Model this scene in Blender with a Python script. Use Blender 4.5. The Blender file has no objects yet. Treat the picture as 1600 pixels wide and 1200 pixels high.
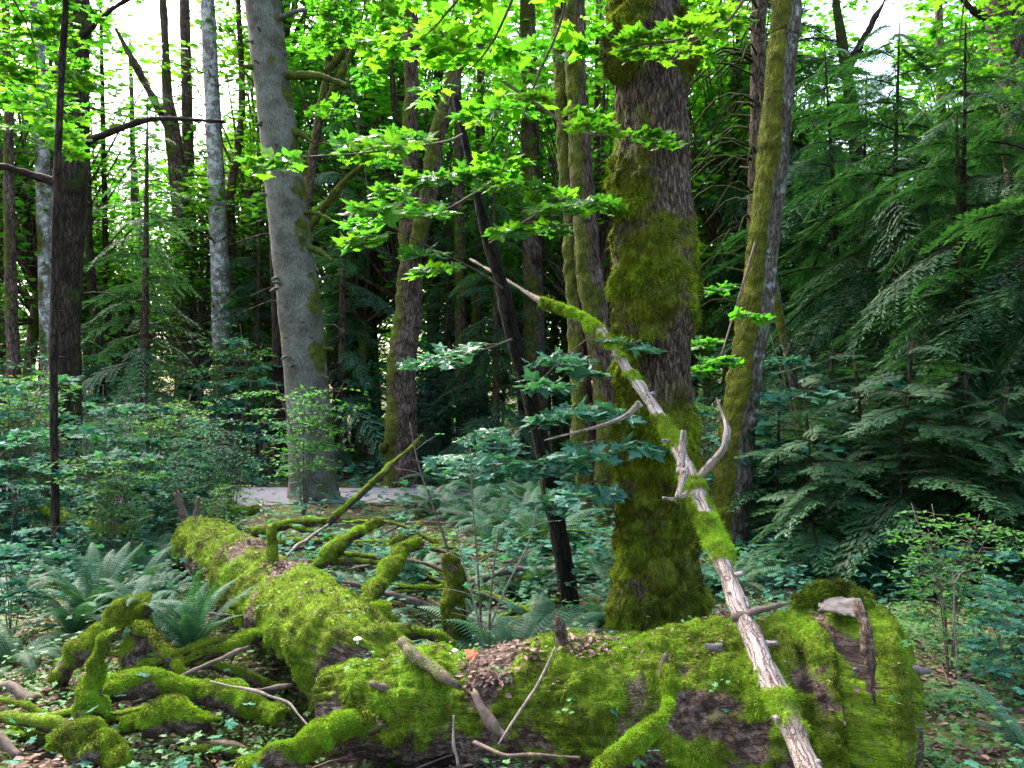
import bpy, math, random
import numpy as np
R = math.radians
S = bpy.context.scene
COL = S.collection

# ------------------------------------------------------------------ camera, sky, sun, exposure
FPX = 1333.3                       # focal length in pixels of a 1600 px wide frame
PITCH = R(0.86)
CAMZ = 1.6
cam_d = bpy.data.cameras.new("camera"); cam = bpy.data.objects.new("camera", cam_d); COL.objects.link(cam)
cam_d.lens = 30; cam_d.sensor_width = 36; cam_d.clip_start = 0.05; cam_d.clip_end = 2000
cam.location = (0, 0, CAMZ); cam.rotation_euler = (R(90) + PITCH, 0, 0)
S.camera = cam
SUN_EL, SUN_AZ = R(50), R(-40)
W = bpy.data.worlds.new("World"); S.world = W; W.use_nodes = True
wn = W.node_tree.nodes
sky = wn.new('ShaderNodeTexSky'); sky.sky_type = 'NISHITA'; sky.sun_disc = False
sky.sun_elevation = SUN_EL; sky.sun_rotation = SUN_AZ
sky.air_density = 1.0; sky.dust_density = 5.0; sky.ozone_density = 1.0
W.node_tree.links.new(sky.outputs[0], wn['Background'].inputs[0])
wn['Background'].inputs[1].default_value = 0.15
sl = bpy.data.lights.new("sun", 'SUN'); so = bpy.data.objects.new("sun", sl); COL.objects.link(so)
sl.energy = 1.8; sl.angle = R(16); sl.color = (1, 0.95, 0.86)
so.rotation_euler = (R(90) - SUN_EL, 0, 0)
from mathutils import Vector
_sd = Vector((math.sin(SUN_AZ) * math.cos(SUN_EL), math.cos(SUN_AZ) * math.cos(SUN_EL), math.sin(SUN_EL)))
so.rotation_euler = _sd.to_track_quat('Z', 'Y').to_euler()
vs = S.view_settings
vs.view_transform = 'Standard'; vs.look = 'None'; vs.gamma = 1; vs.use_curve_mapping = False
vs.exposure = 2.85
cy = S.cycles
cy.use_denoising = True
cy.max_bounces = 6; cy.diffuse_bounces = 4; cy.glossy_bounces = 2; cy.transmission_bounces = 4; cy.transparent_max_bounces = 4
cy.use_adaptive_sampling = True; cy.adaptive_threshold = 0.02
cy.sample_clamp_indirect = 6
cy.caustics_reflective = False; cy.caustics_refractive = False

# ------------------------------------------------------------------ helpers
def P(px, py, d):
    u = (px - 800) / FPX; v = (600 - py) / FPX
    dy = math.cos(PITCH) - v * math.sin(PITCH); dz = math.sin(PITCH) + v * math.cos(PITCH)
    return np.array([u / dy * d, d, CAMZ + dz / dy * d])

def _hash(ix, iy, iz, seed):
    h = (ix * 374761393 + iy * 668265263 + iz * 2147483647 + seed * 974634777) & 0xffffffff
    h = ((h ^ (h >> 13)) * 1274126177) & 0xffffffff
    h = ((h ^ (h >> 16)) * 2246822519) & 0xffffffff
    h = h ^ (h >> 15)
    return (h & 0xffffff) / float(0xffffff)

def vnoise(p, scale, seed=0):
    q = np.asarray(p, dtype=np.float64) / scale + 1000.0
    i = np.floor(q).astype(np.int64); f = q - i
    f = f * f * (3 - 2 * f)
    r = 0
    for dx in (0, 1):
        wx = f[..., 0] if dx else 1 - f[..., 0]
        for dy in (0, 1):
            wy = f[..., 1] if dy else 1 - f[..., 1]
            for dz in (0, 1):
                wz = f[..., 2] if dz else 1 - f[..., 2]
                r = r + wx * wy * wz * _hash(i[..., 0] + dx, i[..., 1] + dy, i[..., 2] + dz, seed)
    return r * 2 - 1

def fbm(p, scale, octv=3, seed=0):
    r = 0; a = 1.0; t = 0
    for k in range(octv):
        r = r + a * vnoise(p, scale / (2.03 ** k), seed + 17 * k); t += a; a *= .5
    return r / t

def sstep(a, b, x):
    t = np.clip((x - a) / (b - a), 0, 1)
    return t * t * (3 - 2 * t)

_HOL = [(-1.15, 4.15, .75, .45, .22), (-.95, 4.6, .5, .35, .12)]
def gh(x, y):
    x = np.asarray(x, dtype=float); y = np.asarray(y, dtype=float)
    p = np.stack([x, y, x * 0], -1)
    z = .10 * fbm(p, 3.2, 2, 3) + .04 * fbm(p, .8, 3, 5)
    near = np.exp(-(((y - 5) / 6.0) ** 2))
    z = z * (.5 + .5 * near)
    for hx, hy, sx, sy, dep in _HOL:
        z = z - dep * np.exp(-(((x - hx) / sx) ** 2 + ((y - hy) / sy) ** 2))
    # gentle mound on the far right, flat path corridor
    z = z * (1 - .9 * np.exp(-((y - 14.4) / 1.6) ** 4))
    return z

class MB:
    def __init__(s):
        s.V = []; s.F = []; s.tint = []; s.moss = []; s.bk = []; s.M = []; s.n = 0
    def add(s, V, F, tint=0.5, moss=0.0, bk=None, mat=0):
        V = np.asarray(V, dtype=np.float32); n = len(V)
        if n == 0: return
        s.V.append(V)
        s.tint.append(np.broadcast_to(np.asarray(tint, dtype=np.float32), (n,)))
        s.moss.append(np.broadcast_to(np.asarray(moss, dtype=np.float32), (n,)))
        s.bk.append(V if bk is None else np.asarray(bk, dtype=np.float32))
        for f in (F if isinstance(F, (list, tuple)) else [F]):
            f = np.asarray(f, dtype=np.int64)
            if len(f): s.F.append(f + s.n); s.M.append(np.full(len(f), mat, dtype=np.int32))
        s.n += n
    def tube(s, t, tint=0.5, mat=0):
        s.add(t['V'], [t['F'], t['C']], tint, t['m'], t['bk'], mat)
    def inst(s, tv, tf, pos, M, sc, tint, mat=0):
        """many copies of one template: pos (N,3), M (N,3,3), sc (N,) or (N,3)"""
        N = len(pos)
        if N == 0: return
        sc = np.asarray(sc, dtype=float)
        if sc.ndim == 1: sc = sc[:, None].repeat(3, 1)
        v = tv[None] * sc[:, None, :]
        v = np.einsum('nij,nkj->nki', M, v) + pos[:, None, :]
        k = len(tv)
        tints = np.repeat(np.asarray(tint, dtype=np.float32), k)
        fs = [(f[None] + (np.arange(N) * k)[:, None, None]).reshape(-1, f.shape[1]) for f in (tf if isinstance(tf, list) else [tf])]
        s.add(v.reshape(-1, 3), fs, tints, 0.0, None, mat)
    def build(s, name, mats, parent=None, loc=None, smooth=True, link=True):
        me = bpy.data.meshes.new(name)
        V = np.concatenate(s.V) if s.V else np.zeros((0, 3), np.float32)
        off = np.zeros(3)
        if loc is not None: off = np.asarray(loc, dtype=float)
        V = (V - off).astype(np.float32)
        nl = sum(f.size for f in s.F); nf = sum(len(f) for f in s.F)
        me.vertices.add(len(V)); me.vertices.foreach_set("co", V.ravel())
        me.loops.add(nl); me.polygons.add(nf)
        me.loops.foreach_set("vertex_index", np.concatenate([f.ravel() for f in s.F]).astype(np.int32))
        ks = np.concatenate([np.full(len(f), f.shape[1], dtype=np.int32) for f in s.F])
        me.polygons.foreach_set("loop_start", np.concatenate([[0], np.cumsum(ks)[:-1]]).astype(np.int32))
        me.polygons.foreach_set("material_index", np.concatenate(s.M))
        me.polygons.foreach_set("use_smooth", np.full(nf, smooth))
        for nm, dat in (("tint", s.tint), ("moss", s.moss)):
            a = me.attributes.new(nm, 'FLOAT', 'POINT'); a.data.foreach_set("value", np.concatenate(dat))
        a = me.attributes.new("bk", 'FLOAT_VECTOR', 'POINT'); a.data.foreach_set("vector", np.concatenate(s.bk).ravel())
        me.update(calc_edges=True)
        for m in (mats if isinstance(mats, (list, tuple)) else [mats]): me.materials.append(m)
        o = bpy.data.objects.new(name, me)
        if link: COL.objects.link(o)
        if parent is not None: o.parent = parent
        elif loc is not None: o.location = loc
        return o

def tag(o, label=None, cat=None, group=None, kind=None):
    if label: o['label'] = label
    if cat: o['category'] = cat
    if group: o['group'] = group
    if kind: o['kind'] = kind
    return o

def empty(name, loc=(0, 0, 0), rz=0):
    o = bpy.data.objects.new(name, None); COL.objects.link(o)
    o.location = tuple(float(v) for v in loc); o.rotation_euler = (0, 0, rz); o.empty_display_size = .2
    return o

def copy_tree(o, parent=None):
    c = o.copy(); COL.objects.link(c)
    if parent is not None: c.parent = parent
    for ch in list(o.children): copy_tree(ch, c)
    return c

def catmull(pts, n_sub):
    pts = np.asarray(pts, dtype=float)
    if len(pts) == 2:
        t = np.linspace(0, 1, n_sub + 1)[:, None]
        return pts[0] * (1 - t) + pts[1] * t
    e = np.vstack([2 * pts[0] - pts[1], pts, 2 * pts[-1] - pts[-2]])
    out = []
    for i in range(1, len(e) - 2):
        t = np.linspace(0, 1, n_sub, endpoint=False)[:, None]
        a, b, c, d = e[i - 1], e[i], e[i + 1], e[i + 2]
        out.append(.5 * ((2 * b) + (-a + c) * t + (2 * a - 5 * b + 4 * c - d) * t ** 2 + (-a + 3 * b - 3 * c + d) * t ** 3))
    out.append(pts[-1][None])
    return np.vstack(out)

def tube(path, radii, sides=12, step=.1, lumps=(), fiss=None, moss=None, mossamp=0.0, seed=0, cap=(False, True), oval=None, jag=0):
    q = np.hstack([np.asarray(path, dtype=float), np.asarray(radii, dtype=float)[:, None]])
    fine = catmull(q, 12)
    seg = np.linalg.norm(np.diff(fine[:, :3], axis=0), axis=1)
    s = np.concatenate([[0], np.cumsum(seg)])
    n = max(3, int(s[-1] / step) + 1)
    ss = np.linspace(0, s[-1], n)
    C = np.stack([np.interp(ss, s, fine[:, k]) for k in range(3)], 1)
    r = np.maximum(np.interp(ss, s, fine[:, 3]), .0005)
    T = np.gradient(C, axis=0); T /= np.linalg.norm(T, axis=1)[:, None] + 1e-9
    u = np.array([0, -1., 0]) if abs(T[0][1]) < .8 else np.array([0, 0, 1.])
    N = np.zeros_like(C)
    u = u - T[0] * (u @ T[0]); u /= np.linalg.norm(u)
    for i in range(n):
        u = u - T[i] * (u @ T[i]); u /= np.linalg.norm(u); N[i] = u
    B = np.cross(T, N)
    a = np.arange(sides) / sides * 2 * math.pi
    D = np.cos(a)[None, :, None] * N[:, None, :] + np.sin(a)[None, :, None] * B[:, None, :]
    rr = r[:, None] * np.ones((1, sides))
    if oval is not None: rr = rr * oval(ss[:, None], a[None, :])
    V = C[:, None, :] + rr[..., None] * D
    rm = float(r.mean())
    bk = np.stack([np.cos(a)[None] * rm + 0 * rr, np.sin(a)[None] * rm + 0 * rr, ss[:, None] + 0 * rr], -1)
    disp = 0 * rr
    for k, (amp, sc) in enumerate(lumps): disp = disp + amp * fbm(V + seed * 7.3, sc, 2, seed + k * 31)
    if fiss:
        f = fbm(bk * np.array([1, 1, .16]) + seed, fiss[1], 2, seed + 5)
        disp = disp - fiss[0] * (1 - np.minimum(1, np.abs(f) * 3.2)) ** 1.5
    m = 0 * rr
    if moss is not None:
        m = np.clip(moss(V, D, ss[:, None], a[None, :]) + 0 * rr, 0, 1)
        if mossamp:
            disp = disp + m * mossamp * (.7 + .9 * fbm(V, .09, 2, seed + 3) + .5 * fbm(V, .03, 2, seed + 4))
    V = V + disp[..., None] * D
    if jag:
        for e_, sg in ((0, -1), (-1, 1)):
            V[e_] = V[e_] + T[e_] * (np.abs(fbm(D[e_] * .5 + seed, .35, 2, seed + 9))[:, None] * jag * 2.2 * sg)
    idx = np.arange(n * sides).reshape(n, sides)
    nx = np.roll(idx, -1, axis=1)
    Fq = np.stack([idx[:-1], nx[:-1], nx[1:], idx[1:]], -1).reshape(-1, 4)
    VV = V.reshape(-1, 3); mm = m.reshape(-1); bb = bk.reshape(-1, 3)
    tris = []
    for e, on in ((0, cap[0]), (n - 1, cap[1])):
        if on:
            c = len(VV); VV = np.vstack([VV, V[e].mean(0)[None]]); mm = np.append(mm, m[e].mean()); bb = np.vstack([bb, bk[e].mean(0)[None]])
            ring = idx[e]; rn = np.roll(ring, -1)
            tris.append(np.stack([ring, rn, np.full(sides, c)] if e else [rn, ring, np.full(sides, c)], -1))
    return dict(V=VV, F=Fq, C=np.vstack(tris) if tris else np.zeros((0, 3), int), m=mm, bk=bb, path=C, r=r)

def fuzz(mb, t, n, length, width, rng, thr=.35, droop=.35, tint=(.2, 1)):
    """short moss blades standing on the mossy faces of a tube"""
    V = t['V']; F = t['F']
    a, b, c, d = (V[F[:, i]] for i in range(4))
    nrm = np.cross(c - a, d - b); ar = np.linalg.norm(nrm, axis=1); nrm = nrm / (ar[:, None] + 1e-9)
    w = ar * np.clip(t['m'][F].mean(1) - thr, 0, 1)
    if w.sum() <= 0: return
    k = rng.choice(len(F), n, p=w / w.sum())
    u = rng.random((n, 1)); v = rng.random((n, 1))
    p = (a[k] * (1 - u) + b[k] * u) * (1 - v) + (d[k] * (1 - u) + c[k] * u) * v
    nn = nrm[k] + rng.normal(0, .55, (n, 3)); nn[:, 2] -= droop; nn /= np.linalg.norm(nn, axis=1)[:, None]
    side = np.cross(nn, rng.normal(0, 1, (n, 3))); side /= np.linalg.norm(side, axis=1)[:, None]
    L = length * (.4 + rng.random((n, 1)) ** 1.5 * 1.2)
    p0 = p - nrm[k] * .004
    vv = np.stack([p0 - side * width * .5, p0 + side * width * .5, p0 + nn * L + side * width * .1], 1)
    cl = .46 + 1.0 * fbm(p, .24, 2, 91) + .75 * fbm(p, .05, 2, 92)
    tt = np.clip(tint[0] + (tint[1] - tint[0]) * (cl * .85 + .3 * rng.random(n) - .05), 0, 1)
    mb.add(vv.reshape(-1, 3), np.arange(3 * n).reshape(-1, 3), np.repeat(tt, 3), 1.0)

def rotm(yaw, tilt_dir, tilt):
    """yaw about Z then tilt by `tilt` about the horizontal axis at angle tilt_dir"""
    yaw, tilt_dir, tilt = np.broadcast_arrays(np.asarray(yaw, float), np.asarray(tilt_dir, float), np.asarray(tilt, float))
    n = len(yaw); Z = np.zeros((n, 3, 3)); c, s_ = np.cos(yaw), np.sin(yaw)
    Z[:, 0, 0] = c; Z[:, 0, 1] = -s_; Z[:, 1, 0] = s_; Z[:, 1, 1] = c; Z[:, 2, 2] = 1
    kx, ky = np.cos(tilt_dir), np.sin(tilt_dir); ct, st = np.cos(tilt), np.sin(tilt)
    K = np.zeros((n, 3, 3)); K[:, 0, 2] = ky; K[:, 1, 2] = -kx; K[:, 2, 0] = -ky; K[:, 2, 1] = kx
    K2 = np.einsum('nij,njk->nik', K, K)
    T = np.eye(3)[None] + st[:, None, None] * K + (1 - ct)[:, None, None] * K2
    return np.einsum('nij,njk->nik', T, Z)

# ------------------------------------------------------------------ materials
def new_mat(name):
    m = bpy.data.materials.new(name); m.use_nodes = True
    nt = m.node_tree; nt.nodes.clear()
    return m, nt.nodes, nt.links
def ramp(N, stops):
    r = N.new('ShaderNodeValToRGB'); e = r.color_ramp.elements
    e[0].position, e[0].color = stops[0][0], (*stops[0][1], 1)
    e[1].position, e[1].color = stops[-1][0], (*stops[-1][1], 1)
    for p_, c_ in stops[1:-1]:
        x = e.new(p_); x.color = (*c_, 1)
    return r
def attr(N, name):
    a = N.new('ShaderNodeAttribute'); a.attribute_name = name; return a
def noise(N, L, vec, scale, detail=4, rough=.55):
    n = N.new('ShaderNodeTexNoise'); n.inputs['Scale'].default_value = scale; n.inputs['Detail'].default_value = detail
    n.inputs['Roughness'].default_value = rough
    if vec is not None: L.new(vec, n.inputs['Vector'])
    return n
def math_(N, L, op, a, b=None, c=None, clamp=False):
    n = N.new('ShaderNodeMath'); n.operation = op; n.use_clamp = clamp
    for i, v in enumerate((a, b, c)):
        if v is None: continue
        if isinstance(v, (int, float)): n.inputs[i].default_value = v
        else: L.new(v, n.inputs[i])
    return n.outputs[0]
def mixc(N, L, fac, a, b):
    n = N.new('ShaderNodeMix'); n.data_type = 'RGBA'
    L.new(fac, n.inputs[0])
    for i, v in ((6, a), (7, b)):
        if isinstance(v, tuple): n.inputs[i].default_value = (*v, 1)
        else: L.new(v, n.inputs[i])
    return n.outputs[2]

def mat_leaf(name, dark, mid, light, trans=.4, tcol=None, rough=.45, spec=.4, rnd=.25):
    m, N, L = new_mat(name)
    t = attr(N, 'tint'); r = ramp(N, [(0, dark), (.5, mid), (1, light)]); L.new(t.outputs['Fac'], r.inputs[0])
    oi = N.new('ShaderNodeObjectInfo'); h = N.new('ShaderNodeHueSaturation')
    L.new(r.outputs[0], h.inputs['Color'])
    L.new(math_(N, L, 'MULTIPLY_ADD', oi.outputs['Random'], rnd, 1 - rnd / 2), h.inputs['Value'])
    L.new(math_(N, L, 'MULTIPLY_ADD', oi.outputs['Random'], .02, .49), h.inputs['Hue'])
    b = N.new('ShaderNodeBsdfPrincipled'); L.new(h.outputs[0], b.inputs['Base Color'])
    b.inputs['Roughness'].default_value = rough; b.inputs['Specular IOR Level'].default_value = spec
    tr = N.new('ShaderNodeBsdfTranslucent')
    mm = N.new('ShaderNodeMix'); mm.data_type = 'RGBA'; mm.blend_type = 'MULTIPLY'; mm.inputs[0].default_value = 1
    L.new(h.outputs[0], mm.inputs[6]); mm.inputs[7].default_value = (*(tcol or (1.6, 1.5, .6)), 1)
    L.new(mm.outputs[2], tr.inputs[0])
    mx = N.new('ShaderNodeMixShader'); mx.inputs[0].default_value = trans
    o = N.new('ShaderNodeOutputMaterial')
    L.new(b.outputs[0], mx.inputs[1]); L.new(tr.outputs[0], mx.inputs[2]); L.new(mx.outputs[0], o.inputs[0])
    return m

MOSS_D, MOSS_M, MOSS_L = (.035, .032, .005), (.10, .14, .008), (.20, .32, .012)
def mat_bark(name, c1, c2, c3, scale=26, stretch=.14, bump=.5, mossc=(MOSS_D, MOSS_M, MOSS_L), lichen=None, lich_t=.62, crack=(30, .2, .16), cw=.20):
    m, N, L = new_mat(name)
    bk = attr(N, 'bk'); mp = N.new('ShaderNodeMapping'); mp.inputs['Scale'].default_value = (1, 1, stretch)
    L.new(bk.outputs['Vector'], mp.inputs['Vector'])
    n1 = noise(N, L, mp.outputs[0], scale, 6, .62); n2 = noise(N, L, bk.outputs['Vector'], 3.5, 4); n3 = noise(N, L, bk.outputs['Vector'], 60, 4, .7)
    wv = N.new('ShaderNodeVectorMath'); wv.operation = 'MULTIPLY_ADD'
    nw = noise(N, L, bk.outputs['Vector'], 9, 4, .6); L.new(nw.outputs['Color'], wv.inputs[0]); wv.inputs[1].default_value = (.05, .05, .10); L.new(bk.outputs['Vector'], wv.inputs[2])
    mp2 = N.new('ShaderNodeMapping'); mp2.inputs['Scale'].default_value = (1, 1, crack[1]); L.new(wv.outputs[0], mp2.inputs['Vector'])
    vo = N.new('ShaderNodeTexVoronoi'); vo.feature = 'DISTANCE_TO_EDGE'; vo.inputs['Scale'].default_value = crack[0]; L.new(mp2.outputs[0], vo.inputs['Vector'])
    pl = math_(N, L, 'MULTIPLY', vo.outputs['Distance'], 1 / crack[2], clamp=True)
    n5 = noise(N, L, bk.outputs['Vector'], 130, 6, .75)
    mix1 = math_(N, L, 'ADD', math_(N, L, 'MULTIPLY', n1.outputs[0], .6), math_(N, L, 'MULTIPLY', n5.outputs[0], .4))
    mix1 = math_(N, L, 'ADD', mix1, math_(N, L, 'MULTIPLY_ADD', pl, cw, -.7 * cw))
    r = ramp(N, [(.34, c1), (.5, c2), (.64, c3)]); L.new(mix1, r.inputs[0])
    dk = ramp(N, [(.35, (.55, .5, .45)), (.6, (1.1, 1.1, 1.1))]); L.new(n2.outputs[0], dk.inputs[0])
    mu = N.new('ShaderNodeMix'); mu.data_type = 'RGBA'; mu.blend_type = 'MULTIPLY'; mu.inputs[0].default_value = 1
    L.new(r.outputs[0], mu.inputs[6]); L.new(dk.outputs[0], mu.inputs[7])
    col = mu.outputs[2]
    if lichen:
        n4 = noise(N, L, bk.outputs['Vector'], 7, 6, .7)
        f = math_(N, L, 'MULTIPLY', math_(N, L, 'SUBTRACT', n4.outputs[0], lich_t - .05), 14, clamp=True)
        col = mixc(N, L, f, col, lichen)
    ms = attr(N, 'moss')
    nm = noise(N, L, bk.outputs['Vector'], 14, 6, .7)
    f = math_(N, L, 'ADD', ms.outputs['Fac'], math_(N, L, 'MULTIPLY_ADD', nm.outputs[0], 1.1, -.55))
    f = math_(N, L, 'MULTIPLY', math_(N, L, 'SUBTRACT', math_(N, L, 'ADD', f, math_(N, L, 'MULTIPLY_ADD', n3.outputs[0], .5, -.25)), .36), 3.2, clamp=True)
    nc = noise(N, L, bk.outputs['Vector'], 9, 6, .65)
    add = math_(N, L, 'MULTIPLY_ADD', n3.outputs[0], .5, -.25)
    mr = ramp(N, [(.3, mossc[0]), (.5, mossc[1]), (.72, mossc[2])]); L.new(math_(N, L, 'ADD', nc.outputs[0], add), mr.inputs[0])
    col = mixc(N, L, f, col, mr.outputs[0])
    b = N.new('ShaderNodeBsdfPrincipled'); L.new(col, b.inputs['Base Color'])
    b.inputs['Roughness'].default_value = .9; b.inputs['Specular IOR Level'].default_value = .15
    h = math_(N, L, 'ADD', math_(N, L, 'MULTIPLY', pl, 4 * cw), math_(N, L, 'ADD', math_(N, L, 'MULTIPLY', n1.outputs[0], .7), math_(N, L, 'MULTIPLY', n5.outputs[0], .6)))
    bu = N.new('ShaderNodeBump'); bu.inputs['Strength'].default_value = bump; bu.inputs['Distance'].default_value = .02
    L.new(h, bu.inputs['Height']); L.new(bu.outputs[0], b.inputs['Normal'])
    o = N.new('ShaderNodeOutputMaterial'); L.new(b.outputs[0], o.inputs[0])
    return m

def mat_ground(name):
    m, N, L = new_mat(name)
    g = N.new('ShaderNodeNewGeometry'); pos = g.outputs['Position']
    n1 = noise(N, L, pos, 3.0, 6, .6); n2 = noise(N, L, pos, 28, 6, .7); n3 = noise(N, L, pos, 90, 3, .6)
    r = ramp(N, [(.3, (.016, .010, .007)), (.5, (.055, .034, .022)), (.62, (.12, .075, .05)), (.75, (.20, .14, .10))])
    L.new(n2.outputs[0], r.inputs[0])
    gr = ramp(N, [(.3, (.02, .035, .006)), (.5, (.05, .085, .012)), (.75, (.12, .18, .02))]); L.new(n2.outputs[0], gr.inputs[0])
    f = math_(N, L, 'MULTIPLY', math_(N, L, 'SUBTRACT', math_(N, L, 'ADD', n1.outputs[0], math_(N, L, 'MULTIPLY_ADD', n2.outputs[0], .4, -.2)), .47), 9, clamp=True)
    col = mixc(N, L, f, r.outputs[0], gr.outputs[0])
    b = N.new('ShaderNodeBsdfPrincipled'); L.new(col, b.inputs['Base Color']); b.inputs['Roughness'].default_value = .95
    b.inputs['Specular IOR Level'].default_value = .15
    bu = N.new('ShaderNodeBump'); bu.inputs['Strength'].default_value = .7; bu.inputs['Distance'].default_value = .03
    L.new(math_(N, L, 'ADD', n2.outputs[0], n3.outputs[0]), bu.inputs['Height']); L.new(bu.outputs[0], b.inputs['Normal'])
    o = N.new('ShaderNodeOutputMaterial'); L.new(b.outputs[0], o.inputs[0])
    return m
def mat_simple(name, c1, c2, scale=20, rough=.8, bump=.3, spec=.2):
    m, N, L = new_mat(name)
    bk = attr(N, 'bk'); n = noise(N, L, bk.outputs['Vector'], scale, 6, .65)
    r = ramp(N, [(.35, c1), (.65, c2)]); L.new(n.outputs[0], r.inputs[0])
    b = N.new('ShaderNodeBsdfPrincipled'); L.new(r.outputs[0], b.inputs['Base Color']); b.inputs['Roughness'].default_value = rough
    b.inputs['Specular IOR Level'].default_value = spec
    bu = N.new('ShaderNodeBump'); bu.inputs['Strength'].default_value = bump; bu.inputs['Distance'].default_value = .01
    L.new(n.outputs[0], bu.inputs['Height']); L.new(bu.outputs[0], b.inputs['Normal'])
    o = N.new('ShaderNodeOutputMaterial'); L.new(b.outputs[0], o.inputs[0])
    return m

M_GROUND = mat_ground('forest_floor')
M_PATH = mat_simple('path_gravel', (.07, .067, .082), (.135, .13, .155), 30)
M_HERO = mat_bark('furrowed_bark', (.012, .008, .005), (.075, .052, .034), (.21, .15, .095), 70, .25, .9,
                  ((.022, .022, .003), (.080, .095, .005), (.17, .20, .010)), crack=(56, .14, .2), cw=.15)
M_GREY = mat_bark('grey_bark', (.045, .042, .030), (.125, .12, .095), (.20, .192, .155), 60, .35, .7, ((.02, .025, .004), (.06, .07, .008), (.11, .13, .015)), crack=(30, .4, .08), cw=.06)
M_BROWN = mat_bark('brown_bark', (.025, .016, .012), (.10, .065, .045), (.20, .14, .105), 18, .3, .9, ((.02, .026, .003), (.06, .07, .006), (.12, .14, .012)))
M_DARK = mat_bark('dark_bark', (.010, .007, .005), (.030, .020, .013), (.07, .045, .03), 24, .2, .8, ((.012, .017, .003), (.03, .04, .005), (.07, .09, .01)))
M_BLACK = mat_bark('black_bark', (.004, .003, .002), (.012, .009, .006), (.03, .022, .015), 30, .3, .8, ((.012, .014, .003), (.025, .03, .005), (.05, .06, .01)))
M_PALE = mat_bark('pale_bark', (.10, .09, .08), (.22, .20, .17), (.36, .33, .28), 20, .8, .5, ((.02, .025, .003), (.05, .06, .006), (.10, .12, .012)), lichen=(.42, .42, .38), lich_t=.55)
M_LICHEN = mat_bark('lichen_bark', (.045, .034, .022), (.10, .085, .062), (.18, .16, .125), 30, .5, .8, ((.022, .026, .003), (.065, .07, .005), (.13, .14, .01)), lichen=(.30, .32, .29), lich_t=.62)
M_LOG = mat_bark('log_bark', (.022, .013, .008), (.085, .055, .038), (.25, .19, .155), 44, .8, .9, (MOSS_D, MOSS_M, MOSS_L), crack=(60, .16, .10), cw=.07)
M_DEAD = mat_bark('weathered_wood', (.10, .075, .06), (.26, .20, .17), (.44, .38, .33), 90, .05, .7, ((.04, .06, .005), (.11, .16, .01), (.21, .30, .02)), crack=(60, .03, .08))
M_TWIG = mat_simple('twig_wood', (.05, .035, .025), (.14, .10, .075), 40)
M_PALETWIG = mat_simple('pale_twig_wood', (.10, .078, .06), (.22, .18, .145), 40)
M_WOODPLATE = mat_simple('bare_wood', (.05, .04, .032), (.17, .145, .125), 26)
M_MOSS = mat_leaf('moss_blades', (.042, .042, .008), (.11, .18, .008), (.18, .38, .016), .3, (1.3, 1.25, .6), .75, .12, .0)
M_MOSSD = mat_leaf('olive_moss_blades', (.030, .028, .006), (.090, .12, .007), (.21, .29, .014), .3, (1.3, 1.3, .6), .8, .1, .0)
M_MAPLE = mat_leaf('maple_leaf', (.028, .10, .040), (.045, .15, .032), (.10, .21, .02), .5, (1.2, 1.6, .45), .42, .5)
M_MAPLEB = mat_leaf('canopy_leaf', (.028, .10, .014), (.06, .175, .020), (.14, .26, .024), .56, (1.15, 1.6, .45), .5, .3, .5)
M_SHRUB = mat_leaf('shrub_leaf', (.018, .078, .048), (.040, .14, .088), (.078, .22, .14), .36, (1.2, 1.5, .7), .7, .14)
M_TIER = mat_leaf('sky_tinted_maple_leaf', (.035, .11, .07), (.06, .18, .11), (.10, .26, .16), .35, (1.2, 1.5, .7), .5, .35)  # reflected sky blue put into the leaf colour of the low maple tiers
M_HUCK = mat_leaf('huckleberry_leaf', (.03, .09, .025), (.055, .15, .035), (.10, .23, .05), .4, (1.2, 1.5, .5), .6, .18)
M_HERB = mat_leaf('herb_leaf', (.04, .11, .03), (.07, .18, .05), (.12, .27, .08), .35, (1.3, 1.5, .5), .55, .25)
M_FERN = mat_leaf('fern_frond', (.018, .055, .028), (.032, .09, .044), (.055, .14, .07), .25, (1.2, 1.5, .6), .6, .2)
M_CEDAR = mat_leaf('cedar_spray', (.016, .055, .018), (.034, .10, .036), (.07, .17, .066), .28, (1.2, 1.6, .5), .5, .35)
M_HEML = mat_leaf('hemlock_needles', (.030, .085, .045), (.06, .15, .075), (.10, .22, .11), .38, (1.2, 1.5, .6), .55, .3)
M_LITTER = mat_leaf('leaf_litter', (.05, .028, .018), (.14, .085, .06), (.30, .20, .155), .1, (1, 1, 1), .7, .2, 0)
M_ORANGE = mat_leaf('orange_dead_leaf', (.45, .12, .05), (.5, .15, .07), (.55, .2, .1), .2, (1, 1, 1), .6, .2, 0)
M_MUSH = mat_simple('mushroom_flesh', (.55, .45, .38), (.75, .68, .6), 30)

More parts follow.
